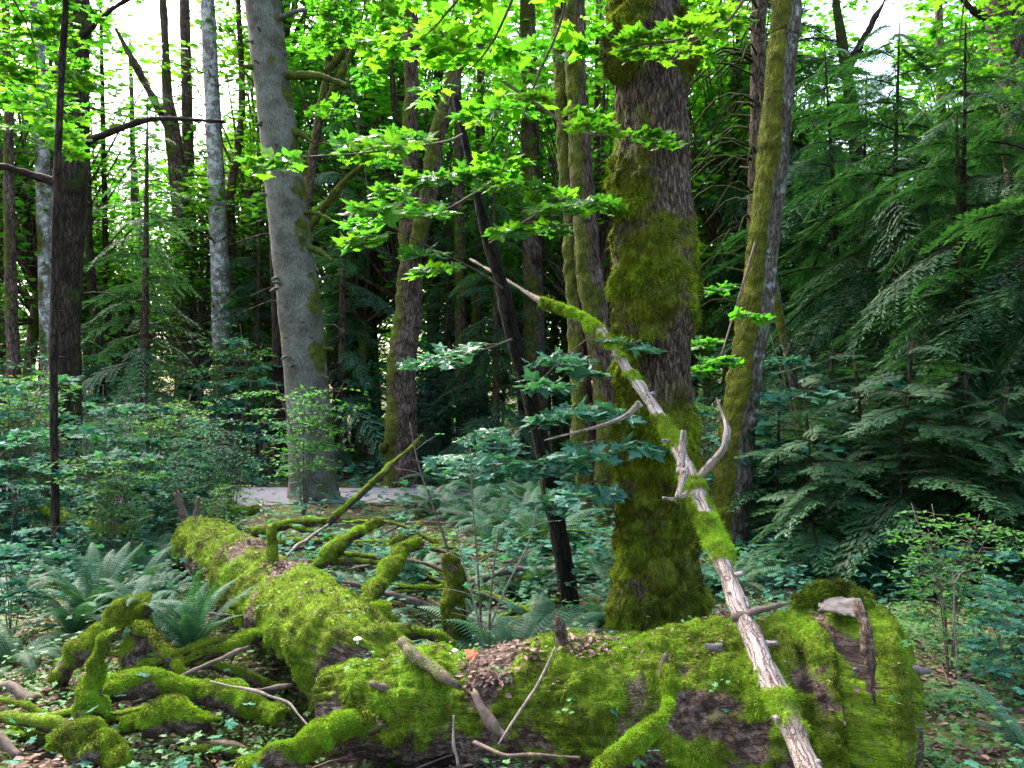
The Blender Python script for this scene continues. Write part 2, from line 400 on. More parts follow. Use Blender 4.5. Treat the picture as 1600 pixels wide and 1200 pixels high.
# ------------------------------------------------------------------ leaf templates (XY plane, tip +Y)
def maple_leaf(hi=True, lobes=((-118, .50), (-62, .84), (0, 1.0), (62, .84), (118, .50)), sinus=.56):
    pts = [(168, .16)]
    seq = [( -x[0], x[1]) for x in lobes]    # going from +118 to -118
    for i, (th, r) in enumerate(seq):
        w = 21
        if hi: pts += [(th + w * 1.05, r * .62), (th + w * .62, r * .80), (th + w * .30, r * .80)]
        else: pts += [(th + w * .9, r * .7)]
        pts += [(th, r)]
        if hi: pts += [(th - w * .30, r * .80), (th - w * .62, r * .80), (th - w * 1.05, r * .62)]
        else: pts += [(th - w * .9, r * .7)]
        if i < len(seq) - 1: pts += [((th + seq[i + 1][0]) / 2, sinus)]
    pts.append((-168, .16))
    v = [(0, 0, 0)]
    for th, r in pts:
        a = R(th); x = r * math.sin(-a); y = r * math.cos(a)
        v.append((x, y, -.16 * r * r + .05 * math.cos(a * 6)))
    v = np.array(v); n = len(pts)
    f = np.array([(0, i, i + 1) for i in range(1, n)])
    v[:, :2] *= .62
    v[:, 1] += .05
    return v, f
LEAF_HI = maple_leaf(True); LEAF_MD = maple_leaf(False)
LEAF_LO = (np.array([(0, -.1, 0), (-.5, .05, -.08), (-.32, .55, -.06), (0, .62, .03), (.32, .55, -.06), (.5, .05, -.08)]) , np.array([(0, 3, 2), (0, 2, 1), (0, 5, 4), (0, 4, 3)]))
LEAF_OV = (np.array([(0, 0, 0), (-.28, .35, .06), (0, .4, -.02), (.28, .35, .06), (-.2, .72, .03), (.2, .72, .03), (0, 1, -.08)]),
           np.array([(0, 2, 1), (0, 3, 2), (1, 2, 4), (2, 3, 5), (2, 6, 4), (2, 5, 6)]))

def leaves(mb, tpl, pos, yaw, tilt, size, rng, tint=None, mat=0):
    n = len(pos)
    M = rotm(yaw, rng.random(n) * 6.283, tilt)
    mb.inst(tpl[0], tpl[1], pos, M, size, rng.random(n) if tint is None else tint, mat)

def spray(mb, mbw, p0, yaw, L, rng, leaf=.11, tpl=LEAF_HI, droop=.12, pairs=5, tint0=.5, twig=.004, sub=True, rise=0.0):
    """a flat layered maple twig: opposite leaf pairs along an arching stem, with side twigs"""
    t = np.linspace(0, 1, 8)
    wob = rng.normal(0, .04, 2)
    d = np.array([-math.sin(yaw), math.cos(yaw), 0]); sd = np.array([math.cos(yaw), math.sin(yaw), 0])
    path = p0 + (t * L)[:, None] * d + (L * .08 * np.sin(t * 3 + wob[0] * 20))[:, None] * sd
    path[:, 2] += L * (rise * t - droop * t ** 2)
    if mbw is not None:
        mbw.tube(tube(path[::2], np.linspace(twig, twig * .35, 4), 5, L / 5))
    pos = []; yw = []; sz = []
    for k in range(pairs):
        u = .18 + .82 * (k + 1) / (pairs)
        u = min(u, 1)
        c = np.array([np.interp(u, t, path[:, j]) for j in range(3)])
        for sgn in (-1, 1):
            s_ = leaf * (1.05 - .3 * abs(u - .6)) * rng.uniform(.65, 1.4)
            off = sd * sgn * leaf * rng.uniform(.15, .45) + d * leaf * rng.uniform(-.1, .2)
            pos.append(c + off + [0, 0, rng.normal(0, .012)]); yw.append(yaw - sgn * rng.uniform(.7, 1.25)); sz.append(s_)
    pos.append(path[-1]); yw.append(yaw + rng.normal(0, .2)); sz.append(leaf * 1.05)
    pos = np.array(pos); n = len(pos)
    leaves(mb, tpl, pos, np.array(yw), np.abs(rng.normal(0, .42, n)) + .05, np.array(sz), rng, np.clip(tint0 - .15 + rng.normal(0, .30, n), 0, 1))
    if sub:
        for u, sg in ((.35, 1), (.5, -1), (.68, 1), (.8, -1)):
            if rng.random() < .85:
                c = np.array([np.interp(u, t, path[:, j]) for j in range(3)])
                spray(mb, mbw, c, yaw - sg * rng.uniform(.6, .95), L * rng.uniform(.38, .55), rng, leaf * .88, tpl, droop, max(2, pairs - 2), tint0, twig * .6, False, 0)

# ------------------------------------------------------------------ the ground and the path
def spaced(lo, hi, n, c, k):
    t = np.linspace(math.asinh((lo - c) / k), math.asinh((hi - c) / k), n)
    return c + k * np.sinh(t)
gx = spaced(-260, 260, 420, 0, 3.2); gy = spaced(-30, 420, 460, 4.5, 3.0)
GX, GY = np.meshgrid(gx, gy)
GZ = gh(GX, GY) + .02 * fbm(np.stack([GX, GY, GX * 0], -1), .16, 3, 8) * np.exp(-((GY - 4) / 8) ** 2)
idx = np.arange(GX.size).reshape(GX.shape)
mb = MB(); mb.add(np.stack([GX, GY, GZ], -1).reshape(-1, 3), np.stack([idx[:-1, :-1], idx[:-1, 1:], idx[1:, 1:], idx[1:, :-1]], -1).reshape(-1, 4))
tag(mb.build('ground', M_GROUND), kind='structure')
px_ = np.linspace(-14, 10, 120)
pc = 14.1 + .03 * px_ + .25 * np.sin(px_ * .4)
rows = []
for k, o_ in enumerate((-1.25, -.6, 0, .6, 1.2)):
    yy = pc + o_ + .12 * np.sin(px_ * 2.1 + k)
    rows.append(np.stack([px_, yy, gh(px_, yy) + .03 + (.02 if 0 < k < 4 else -.02)], 1))
PV = np.stack(rows); pi_ = np.arange(PV.shape[0] * PV.shape[1]).reshape(PV.shape[:2])
mb = MB(); mb.add(PV.reshape(-1, 3), np.stack([pi_[:-1, :-1], pi_[:-1, 1:], pi_[1:, 1:], pi_[1:, :-1]], -1).reshape(-1, 4))
tag(mb.build('path', M_PATH), kind='structure')

# ------------------------------------------------------------------ trees: trunks
def on_ground(x, y): return np.array([x, y, float(gh(x, y))])

def make_trunk(pts, d, sides=16, step=.12, H=13, flare=1.35, extend=True, sink=.15, d_top=None, **kw):
    """pts (px, py, width in px) from the base upwards, at distance d (running to d_top)"""
    dt = d if d_top is None else d_top
    n = len(pts); q = []; r = []
    for i, (x, y, w) in enumerate(pts):
        dd = d + (dt - d) * i / max(1, n - 1)
        q.append(P(x, y, dd)); r.append(w * .5 * dd / FPX)
    g = float(gh(q[0][0], q[0][1]))
    if q[0][2] > g + .25:
        q.insert(0, np.array([q[0][0], q[0][1], g - sink])); r.insert(0, r[0] * flare)
    else:
        q[0][2] = g - sink
    if extend:
        a, b = q[-2], q[-1]; dv = (b - a) / max(1e-3, (b - a)[2]); hz = H - b[2]
        if hz > .5:
            dv = dv * .6 + np.array([0, 0, .4])
            q.append(b + dv * hz * .5); r.append(r[-1] * .78); q.append(b + dv * hz); r.append(r[-1] * .6)
    t = tube(q, r, sides, step, **kw)
    base = np.array([q[0][0], q[0][1], g])
    return t, base

def upright(V, D, s, a): return 0
def moss_vert(side, lo=-1, hi=1.2, gain=1.0, seed=0, scale=.5, zlo=-9, zhi=99):
    sv = np.array(side, dtype=float); sv /= np.linalg.norm(sv)
    def f(V, D, s, a):
        w = D @ sv
        n = fbm(V, scale, 3, seed + 50)
        z = V[..., 2]
        return sstep(lo, hi, w + n * .9) * gain * sstep(zlo - .3, zlo + .3, z) * (1 - sstep(zhi - .5, zhi + .5, z))
    return f

def tree(name, label, cat, pts, d, mat, group=None, seed=0, **kw):
    t, base = make_trunk(pts, d, seed=seed, **kw)
    root = empty(name, base); tag(root, label, cat, group)
    m = MB(); m.tube(t)
    o = m.build('trunk', mat, root, base)
    return root, t, base

def stub(parent, base, p0, dirv, L, r, mat, name='branch_stub', seed=0, bend=0.0, moss=None, mossamp=0.0, sides=7):
    p0 = np.asarray(p0, float); dv = np.asarray(dirv, float); dv = dv / np.linalg.norm(dv)
    mid = p0 + dv * L * .5 + np.array([0, 0, bend * L]); end = p0 + dv * L + np.array([0, 0, bend * L * .3])
    t = tube([p0, mid, end], [r, r * .78, r * (.3 if L > .3 else .6)], sides, max(.008, L / 24), lumps=[(r * .35, r * 3), (r * .3, r)], seed=seed, moss=moss, mossamp=mossamp, jag=r * .8)
    m = MB(); m.tube(t); o = m.build(name, mat, parent, base)
    return o

# ---- the big mossy tree behind the log
rng = np.random.default_rng(11)
def hero_moss(V, D, s, a):
    z = V[..., 2]; x = D[..., 0]; n = fbm(V, .45, 3, 71); n2 = fbm(V, .16, 2, 72)
    left = sstep(-.3, .9, -x + .35 * n)
    band = lambda c, w: np.exp(-((z - c + .38 * n + .14 * n2) / w) ** 4)
    m = band(2.38, .50) * (.85 + .4 * n)                       # the thick shaggy sleeve
    m = np.maximum(m, band(3.95, .22) * sstep(-.1, .7, np.abs(x) + .3 * n))   # moss collar under the limb scars
    m = np.maximum(m, band(4.5, .6) * left)
    m = np.maximum(m, band(3.1, .45) * sstep(-.2, .6, -x + .8 * n))
    m = np.maximum(m, (1 - sstep(1.35, 1.75, z + .3 * n)) * sstep(-.9, .1, -x * .8 + .55 + .6 * n))
    m = np.maximum(m, band(1.65, .35) * sstep(.1, .8, -x + .5 * n))
    return np.clip(m * (.85 + .5 * n2) + .25 * n2, 0, 1)
def hero_oval(s, a): return 1 + .05 * np.sin(3 * a + .4 * s) + .03 * np.sin(5 * a - s)
hpts = [(1026, 1010, 150), (1027, 960, 134), (1029, 900, 126), (1030, 800, 120), (1031, 700, 118), (1030, 600, 112), (1028, 500, 118), (1025, 420, 118), (1024, 330, 113), (1022, 230, 110),
        (1018, 120, 112), (1013, 70, 110), (1010, 0, 104), (1006, -120, 100)]
ht, hb = make_trunk(hpts, 5.8, 240, .018, H=12, flare=1.1, lumps=[(.03, .7), (.012, .2)], fiss=(.014, .030), moss=hero_moss, mossamp=.058, oval=hero_oval, seed=3)
hero = empty('mossy_maple_tree', hb)
tag(hero, 'thick furrowed trunk with shaggy moss sleeves standing right behind the fallen mossy log', 'tree')
m = MB(); m.tube(ht); m.build('trunk', M_HERO, hero, hb)
m = MB(); fuzz(m, ht, 150000, .020, .007, rng, .45, .7, (.0, .95)); fuzz(m, ht, 26000, .045, .007, rng, .7, 1.3, (.1, 1)); m.build('moss', M_MOSSD, hero, hb, smooth=False)
# limb scar swellings under the collar
for sx, zz in ((-1, 3.92), (1, 3.86)):
    p0 = P(1018 + sx * 38, 92, 5.7)
    t = tube([p0 - [sx * .06, 0, .16], p0 + [sx * .05, 0, -.02], p0 + [sx * .06, 0, .12], p0 + [sx * .02, 0, .34]], [.05, .095, .085, .03], 20, .02, lumps=[(.03, .09)], moss=lambda V, D, s, a: 1.0 + 0 * V[..., 0], mossamp=.02, cap=(True, True), seed=sx + 4)
    m = MB(); m.tube(t); fuzz(m, t, 6000, .03, .006, rng, .3, .8); m.build('burl', M_HERO, hero, hb)
    p0 = p0
for (x, y, rr) in ((1035, 905, .10), (1040, 480, .07)):
    p0 = P(x, y, 5.55)
    t = tube([p0 + [-.02, .1, .1], p0 + [0, -.0, .02], p0 + [.03, .08, -.14]], [rr * .6, rr, rr * .5], 20, .015, lumps=[(.02, .07)], moss=lambda V, D, s, a: .8 + 0 * V[..., 0], mossamp=.02, cap=(True, True), seed=9)
    m = MB(); m.tube(t); fuzz(m, t, 4000, .022, .006, rng, .3, .8); m.build('burl', M_HERO, hero, hb)

# ---- the grey spruce by the path
g_m = moss_vert((1, -.1, 0), .35, 1.5, 1.1, 4, .25)
groot, gt, gb = tree('grey_spruce_tree', 'thick smooth grey trunk with a green right edge, standing before the gravel path', 'tree',
    [(490, 792, 92), (489, 770, 80), (487, 735, 72), (482, 640, 68), (468, 480, 66), (455, 380, 64), (438, 230, 59), (424, 120, 56), (410, 0, 54), (398, -100, 50)], 13.2, M_GREY,
    sides=64, step=.05, lumps=[(.012, .8), (.008, .16)], fiss=(.004, .05), moss=g_m, mossamp=.012, seed=5)
rs = random.Random(4)
for k in range(34):
    i = rs.randint(3, len(gt['path']) - 90); c = gt['path'][i]; r = gt['r'][i]; a = rs.uniform(-2.9, .2)
    dv = np.array([math.cos(a), math.sin(a), -.15]); p0 = c + dv * r * .9
    if p0[2] > 7.4: continue
    stub(groot, gb, p0, dv + [0, 0, rs.uniform(-.3, .3)], rs.uniform(.05, .16), rs.uniform(.018, .035), M_GREY, 'knot', k, bend=.1)
mossy = lambda V, D, s, a: .9 + 0 * V[..., 0]
for (x, y, dx, dz, L, r, mo) in ((438, 28, 1, .1, .55, .045, 0), (428, 45, .25, 1, .55, .05, 0), (452, 118, 1, -.28, 1.0, .055, 1), (405, 108, -1, .1, .2, .05, 1), (455, 205, 1, -.6, .45, .045, 1),
        (470, 330, 1, -.35, .55, .03, 1), (478, 385, 1, -.6, .5, .04, 1), (420, 205, -.3, .3, .16, .06, 1), (500, 545, 1, -.1, .2, .03, 1)):
    stub(groot, gb, P(x, y, 13.1), (dx, -.25, dz), L, r, M_GREY, 'branch', int(x), bend=.08, moss=mossy if mo else None, mossamp=.02 if mo else 0, sides=10)

# ---- other main trunks
def broken_twigs(root, base, t, n, rng, L=(.3, 1.0), r=.012, zlo=1.5, zhi=9, mat=None, droop=-.2):
    for k in range(n):
        i = rng.integers(2, len(t['path']) - 3); c = t['path'][i]
        if not (zlo < c[2] < zhi): continue
        a = rng.random() * 6.283; l = rng.uniform(*L)
        dv = np.array([math.cos(a), math.sin(a), 0]); p0 = c + dv * t['r'][i] * .8
        m = MB(); m.tube(tube([p0, p0 + dv * l * .5 + [0, 0, .05 * l], p0 + dv * l + [rng.normal(0, .1) * l, rng.normal(0, .1) * l, droop * l]], [r, r * .7, r * .3], 4, l / 4))
        m.build('dead_branch', mat or M_DARK, root, base)

r1 = np.random.default_rng(5)
t1 = tree('dark_tree', 'stout near-black trunk rising from the leafy thicket far left of the grey trunk', 'tree',
     [(100, 760, 48), (101, 700, 46), (103, 500, 46), (108, 340, 48), (113, 180, 45), (118, 60, 42), (120, 0, 40)], 11.5, M_DARK, sides=36, step=.06,
     lumps=[(.025, .5), (.015, .12)], fiss=(.012, .06), moss=moss_vert((1, -.4, 0), .6, 1.6, .8, 2), mossamp=.02, seed=8)
broken_twigs(t1[0], t1[2], t1[1], 26, r1, (.15, .7), .016)
for (x, y, dx, dz, L, r) in ((125, 225, 1, .05, 2.1, .05), (88, 285, -1, .05, 1.6, .055), (125, 60, 1, .5, 1.2, .04)):
    stub(t1[0], t1[2], P(x, y, 11.4), (dx, -.2, dz), L, r, M_DARK, 'branch', int(y), bend=.1, sides=8)
t1b = tree('dark_sapling', 'slim dark pole in front of the stout near-black trunk', 'sapling',
     [(90, 893, 13), (86, 780, 12), (84, 600, 12), (86, 400, 12), (90, 250, 11), (97, 100, 10), (103, 0, 9)], 7.8, M_DARK, sides=12, step=.07, lumps=[(.006, .2)], seed=21, H=8, flare=1.1)
broken_twigs(t1b[0], t1b[2], t1b[1], 14, r1, (.05, .3), .008, .8)
t2 = tree('silver_tree', 'tall pale silver trunk, darker and mossy below, left of the grey trunk', 'tree',
     [(350, 705, 33), (350, 640, 31), (347, 520, 30), (343, 400, 28), (336, 240, 25), (328, 80, 23), (324, 0, 22)], 20, M_PALE, sides=28, step=.1,
     lumps=[(.02, .5)], moss=lambda V, D, s, a: (1 - sstep(1.8, 3.6, V[..., 2] + .8 * fbm(V, .7, 3, 4))) * 1.0 + .25 * (fbm(V, .4, 3, 9) > .25), mossamp=.01, seed=9)
broken_twigs(t2[0], t2[2], t2[1], 60, r1, (.3, 1.6), .018, 3, 11)
t3 = tree('forked_tree', 'brown trunk forking high up, left behind the pale silver trunk', 'tree',
     [(294, 660, 28), (292, 560, 27), (287, 420, 27), (280, 300, 26), (271, 215, 24), (262, 150, 15), (258, 60, 11), (255, 0, 10)], 22, M_BROWN, sides=20, step=.12, lumps=[(.03, .5)],
     moss=moss_vert((-.5, -1, 0), .3, 1.4, .8, 6), mossamp=.02, seed=12)
stub(t3[0], t3[2], P(272, 215, 22), (-.7, 0, 1.3), 3.2, .13, M_BROWN, 'branch', 3, sides=9)
broken_twigs(t3[0], t3[2], t3[1], 50, r1, (.4, 2.0), .018, 2, 10)
t3b = tree('thin_brown_tree', 'thin twiggy brown trunk just right of the forked brown trunk', 'tree',
     [(302, 640, 20), (300, 500, 19), (296, 300, 18), (292, 150, 17), (288, 0, 16)], 24, M_BROWN, sides=14, step=.15, lumps=[(.02, .4)], seed=13)
broken_twigs(t3b[0], t3b[2], t3b[1], 90, r1, (.4, 1.9), .018, 2, 11)
t3c = tree('crooked_tree', 'narrow crooked mossy trunk close behind the pale silver one', 'tree',
     [(374, 670, 18), (372, 500, 16), (362, 380, 15), (360, 300, 14), (372, 230, 12), (378, 150, 10), (372, 0, 8)], 21, M_BROWN, sides=12, step=.15, lumps=[(.02, .3)], moss=moss_vert((1, 0, 0), 0, 1, .8, 3), mossamp=.01, seed=14)
t4b = tree('dark_slim_tree', 'slim black trunk peeking out left of the grey trunk foot', 'tree',
     [(440, 690, 20), (436, 600, 18), (432, 480, 16), (424, 300, 13), (415, 200, 10)], 17, M_DARK, sides=12, step=.15, lumps=[(.02, .3)], seed=15)
t5m = moss_vert((-1, -.5, 0), .2, 1.2, 1, 7)
t5 = tree('twin_stemmed_maple', 'knobbly brown trunk on the path edge that splits into two mossy stems', 'tree',
     [(630, 770, 58), (629, 730, 50), (627, 640, 45), (632, 540, 42), (640, 460, 40), (641, 400, 36), (640, 320, 27), (641, 240, 24), (644, 140, 23), (643, 40, 21), (644, 0, 21)], 15, M_BROWN, sides=40, step=.06,
     lumps=[(.05, .45), (.025, .13)], fiss=(.012, .06), moss=t5m, mossamp=.03, seed=16)
tt = tube([P(648, 400, 14.8), P(662, 345, 14.8), P(672, 290, 14.7), P(680, 225, 14.7), P(700, 160, 14.6), P(708, 110, 14.6), P(688, 60, 14.6), P(676, 0, 14.6), P(668, -160, 14.6)], [.14, .16, .15, .14, .15, .12, .09, .08, .06], 24, .06,
          lumps=[(.03, .3)], moss=moss_vert((-.5, -1, .3), 0, 1.1, 1, 8), mossamp=.03, seed=17)
m = MB(); m.tube(tt); m.build('stem', M_BROWN, t5[0], t5[2])
stub(t5[0], t5[2], P(704, 140, 14.6), (.35, 0, 1), 2.6, .08, M_BROWN, 'branch', 5, moss=mossy, mossamp=.02)
stub(t5[0], t5[2], P(600, 700, 14.9), (.2, -1, .3), .16, .09, M_BROWN, 'burl', 5, moss=mossy, mossamp=.02)
t8m = moss_vert((-.8, -.8, 0), -.1, 1.3, 1.0, 18, .35)
t8 = tree('double_mossy_maple', 'pair of olive-mossed stems from one foot, left of the thick furrowed trunk', 'tree',
     [(928, 845, 46), (921, 780, 38), (912, 640, 33), (902, 500, 30), (895, 380, 27), (890, 300, 25), (884, 200, 26), (878, 100, 27), (878, 0, 24)], 10, M_BROWN, sides=36, step=.05,
     lumps=[(.03, .35), (.015, .1)], moss=t8m, mossamp=.03, seed=18)
tt = tube([P(945, 860, 9.8), P(950, 780, 9.8), P(948, 640, 9.8), P(932, 500, 9.8), P(918, 390, 9.8), P(908, 250, 9.8), P(900, 120, 9.8), P(898, 0, 9.8), P(896, -160, 9.8)], [.17, .15, .14, .145, .13, .13, .115, .11, .10], 32, .05,
          lumps=[(.03, .35), (.012, .1)], moss=t8m, mossamp=.03, seed=19)
m = MB(); m.tube(tt); m.build('stem', M_BROWN, t8[0], t8[2])
t10m = lambda V, D, s, a: np.clip(sstep(-.45, .15, -D[..., 0] - .25 + .45 * fbm(V, .4, 3, 33)) * (1.1), 0, 1)
t10 = tree('leaning_mossy_tree', 'leaning trunk with moss on its left and pale lichen on its right', 'tree',
     [(1135, 900, 66), (1141, 800, 62), (1150, 700, 56), (1160, 620, 52), (1172, 540, 50), (1186, 450, 50), (1196, 370, 46), (1207, 270, 46), (1217, 160, 44), (1226, 60, 42), (1231, 0, 42)], 8.6, M_LICHEN, sides=64, step=.03,
     lumps=[(.02, .4), (.008, .1)], fiss=(.006, .04), moss=t10m, mossamp=.022, seed=20)
m = MB(); fuzz(m, t10[1], 40000, .016, .006, rng, .45, .5, (0, .8)); m.build('moss', M_MOSSD, t10[0], t10[2], smooth=False)
t11 = tree('brown_corner_tree', 'brown trunk cut by the top right corner of the photo', 'tree',
     [(1600, 700, 50), (1598, 400, 54), (1592, 200, 50), (1578, 80, 52), (1568, 0, 56)], 11, M_BROWN, sides=32, step=.07, lumps=[(.03, .4)], fiss=(.01, .05), moss=moss_vert((0, -1, 0), .6, 1.5, .7, 3), mossamp=.01, seed=23)
for (x, y, dx, dz, L, r) in ((1578, 165, -1, .5, 1.6, .045), (1560, 40, -1, .9, 1.0, .05), (1585, 330, -1, .3, .6, .03)):
    stub(t11[0], t11[2], P(x, y, 10.9), (dx, -.1, dz), L, r, M_DARK, 'branch', int(y), bend=-.12, sides=8)
t12 = tree('whiskered_conifer', 'dark conifer trunk bristling with drooping dead branches, just left of the leaning trunk', 'tree',
     [(1160, 760, 30), (1175, 500, 26), (1181, 300, 25), (1184, 160, 24), (1186, 0, 22)], 13, M_BROWN, sides=20, step=.1, lumps=[(.02, .4)], seed=24)
rr = np.random.default_rng(3)
for k in range(70):
    z = rr.uniform(3.0, 8.5); c = t12[1]['path'][np.argmin(abs(t12[1]['path'][:, 2] - z))]; a = rr.uniform(1.6, 4.8); l = rr.uniform(.6, 1.5)
    dv = np.array([math.cos(a), math.sin(a) * .8, 0])
    m = MB(); m.tube(tube([c, c + dv * l * .5 + [0, 0, .1 * l], c + dv * l + [0, 0, -.35 * l]], [.022, .018, .008], 4, l / 6, moss=mossy))
    m.build('dead_branch', M_DARK, t12[0], t12[2])

# thin leaning black maple (the vine maple) with its leafy branches
vm = tree('leaning_vine_maple', 'thin black leaning stem carrying tiers of maple leaves in front of the conifers', 'tree',
     [(892, 965, 34), (888, 920, 30), (872, 830, 28), (866, 790, 34), (858, 740, 30), (845, 690, 24), (826, 610, 25), (800, 520, 23), (785, 450, 21), (765, 380, 18), (745, 300, 14), (722, 200, 11), (712, 150, 9)], 6.4, M_BLACK,
     sides=20, step=.03, lumps=[(.012, .2), (.006, .05)], extend=False, sink=.05, seed=25, moss=moss_vert((0, -1, 0), .9, 1.8, .6, 2), mossamp=.01)

# slim dark stems in the right-hand shade, far trunks everywhere
slim = [
 ('dark slim stem standing in the shaded hemlocks above the end of the mossy log', [(1406, 850, 11), (1404, 700, 10), (1400, 560, 9), (1398, 400, 8)], 10.5, M_DARK),
 ('second straight dark stem right of the mossy log end, tallest in the shade', [(1518, 930, 13), (1512, 780, 12), (1508, 640, 12), (1505, 500, 11), (1500, 380, 9)], 9, M_DARK),
 ('thin tilted stem with a pale patch near its foot, right of the leaning trunk', [(1268, 800, 11), (1258, 720, 10), (1244, 620, 13), (1228, 540, 15), (1215, 480, 14)], 10.5, M_LICHEN),
 ('dark stem at the right edge among the shaded boughs', [(1592, 860, 16), (1590, 700, 15), (1586, 540, 14), (1582, 400, 12)], 10, M_DARK),
 ('bare forked stem against the bright gap at upper right', [(1345, 420, 20), (1335, 200, 20), (1322, 110, 18), (1312, 40, 14), (1306, 0, 12)], 16, M_DARK),
 ('slender trunk crossing the bright gap left of the brown corner trunk', [(1475, 520, 15), (1472, 300, 14), (1470, 120, 13), (1466, 0, 12)], 19, M_BROWN),
 ('straight dark conifer trunk behind the maple leaves, left of the double stems', [(842, 740, 36), (838, 600, 34), (832, 400, 32), (828, 200, 28), (824, 0, 24)], 18, M_BROWN),
 ('dark narrow trunk between the twin-stemmed maple and the leaning black stem', [(722, 740, 20), (720, 560, 18), (718, 380, 16), (716, 200, 13), (714, 60, 11)], 18, M_BROWN),
 ('narrow trunk right beside the leaning black stem in the conifer gloom', [(742, 740, 20), (744, 560, 19), (748, 380, 17), (750, 240, 15)], 20, M_BROWN),
 ('dark trunk just right of the twin-stemmed maple', [(676, 720, 22), (676, 600, 22), (678, 480, 20), (682, 300, 17)], 20, M_DARK),
 ('pale lichened trunk at far left behind the stout near-black one', [(78, 640, 24), (74, 480, 24), (68, 300, 22), (62, 130, 20), (58, 40, 18)], 19, M_PALE),
 ('mossy dark trunk nearest the left edge of the photo', [(24, 640, 20), (18, 480, 18), (14, 300, 16), (14, 150, 13), (10, 60, 11)], 17, M_BROWN),
 ('dark trunk in the lime leaves right of the stout near-black trunk', [(156, 600, 18), (150, 500, 15), (142, 420, 12), (138, 300, 9)], 20, M_DARK),
 ('short dark trunk between the near-black trunk and the forked brown trunk', [(172, 640, 14), (170, 520, 12), (166, 420, 9)], 24, M_DARK),
 ('pinkish far trunk left of the forked brown trunk', [(228, 600, 18), (222, 460, 16), (212, 320, 13), (208, 240, 9)], 27, M_LICHEN),
 ('crooked mossy maple stem with bare limbs just right of the grey trunk', [(486, 500, 18), (478, 380, 16), (484, 280, 15), (498, 190, 14), (512, 110, 13), (516, 40, 11), (514, 0, 10)], 16, M_BROWN),
 ('slim trunk in the green gap right of the crooked mossy maple stem', [(556, 620, 14), (556, 480, 13), (560, 340, 12), (540, 180, 11), (530, 60, 9)], 22, M_DARK),
 ('dark trunk behind the spruce needles left of the twin-stemmed maple', [(590, 690, 16), (584, 560, 16), (582, 440, 14), (590, 280, 12)], 23, M_DARK),
 ('thin trunk glimpsed between the double stems and the thick furrowed trunk', [(964, 700, 14), (952, 500, 13), (944, 300, 12), (940, 100, 11)], 22, M_LICHEN),
 ('slanting thin trunk in the bright leaves just left of the double mossy stems', [(868, 560, 11), (862, 360, 10), (872, 220, 8), (884, 120, 7)], 24, M_BROWN),
]
rs2 = np.random.default_rng(8)
for k, (lb, pts, d, mt) in enumerate(slim):
    dark = mt is M_DARK and d < 12
    a = tree('slim_tree' if d < 12 else 'woodland_tree', lb, 'tree', pts, d, mt, sides=14, step=.12, lumps=[(.015, .4)], flare=1.1, H=4.6 if d < 12 else 13, seed=40 + k,
             moss=moss_vert((-.6, -1, 0), .2, 1.3, .8, k), mossamp=.012)
    if k not in (0, 1, 2, 3): broken_twigs(a[0], a[2], a[1], 30, rs2, (.3, 1.4), .015, 1.5, 9, M_BROWN)
    if k == 4: stub(a[0], a[2], P(1322, 110, 16), (.5, 0, .9), 1.6, .09, M_DARK, 'branch', 3)
    if k == 15:
        for (x, y, dx, dz, L) in ((484, 280, -.5, .8, 2.2), (500, 185, .7, 1, 2.4), (480, 360, .8, .7, 2.0), (512, 110, .9, .6, 2.0)):
            stub(a[0], a[2], P(x, y, 16), (dx, -.2, dz), L, .07, M_BROWN, 'branch', int(y), bend=.12, moss=mossy, mossamp=.01)

# ------------------------------------------------------------------ conifer boughs
def bough(rng, L, droop=.35, nb=16, ns=11, ang=58, bl=.36, sw=.016, tip=.1, width=1.0, sdroop=.25):
    """a flat feathery bough along +Y: side branchlets, each a fan of narrow sprigs"""
    V = []; T = []
    ax = lambda u: np.stack([0 * u, L * u, L * (tip * u - droop * u ** 2)], -1)
    for side in (-1, 1):
        for j in range(nb):
            u0 = .08 + .92 * (j + rng.random() * .6) / nb
            o = ax(np.array([u0]))[0]; l = L * bl * width * (1 - .72 * u0) * rng.uniform(.7, 1.15) * min(1, .45 + u0 * 3)
            an = R(ang + rng.normal(0, 7)) * (1 - .35 * u0)
            d = np.array([side * math.sin(an), math.cos(an), 0]); pd = np.array([d[1], -d[0], 0])
            dz = -sdroop * rng.uniform(.4, 1.5)
            n_ = max(3, int(ns * l / (L * bl * width + 1e-6)) + 2)
            for s2 in (-1, 1):
                f = (np.arange(n_) + rng.random(n_) * .5) / n_
                b = o + (f * l)[:, None] * d; b[:, 2] += dz * l * f ** 1.5
                sl = (l * .34 * (1 - .65 * f) + .02) * rng.uniform(.7, 1.2, n_)
                dd = d * .75 + s2 * pd * .66
                tipp = b + sl[:, None] * dd; tipp[:, 2] -= sl * rng.uniform(.05, .5, n_)
                mid = b * .5 + tipp * .5; q = np.cross(dd, [0, 0, 1.])
                w = sw * rng.uniform(.7, 1.3, n_)
                V.append(np.stack([b, mid + q * w[:, None], tipp, mid - q * w[:, None]], 1)); T.append(np.clip(.25 + .55 * f + rng.normal(0, .12, n_), 0, 1))
            # the branchlet's own spine
            e = o + l * d; e[2] += dz * l; q = pd * sw * .6
            V.append(np.stack([o - q, o + q, e + q * .2, e - q * .2])[None]); T.append(np.array([.15]))
    V = np.concatenate(V).reshape(-1, 3); T = np.repeat(np.concatenate(T), 4)
    return V, np.arange(len(V)).reshape(-1, 4), T, ax

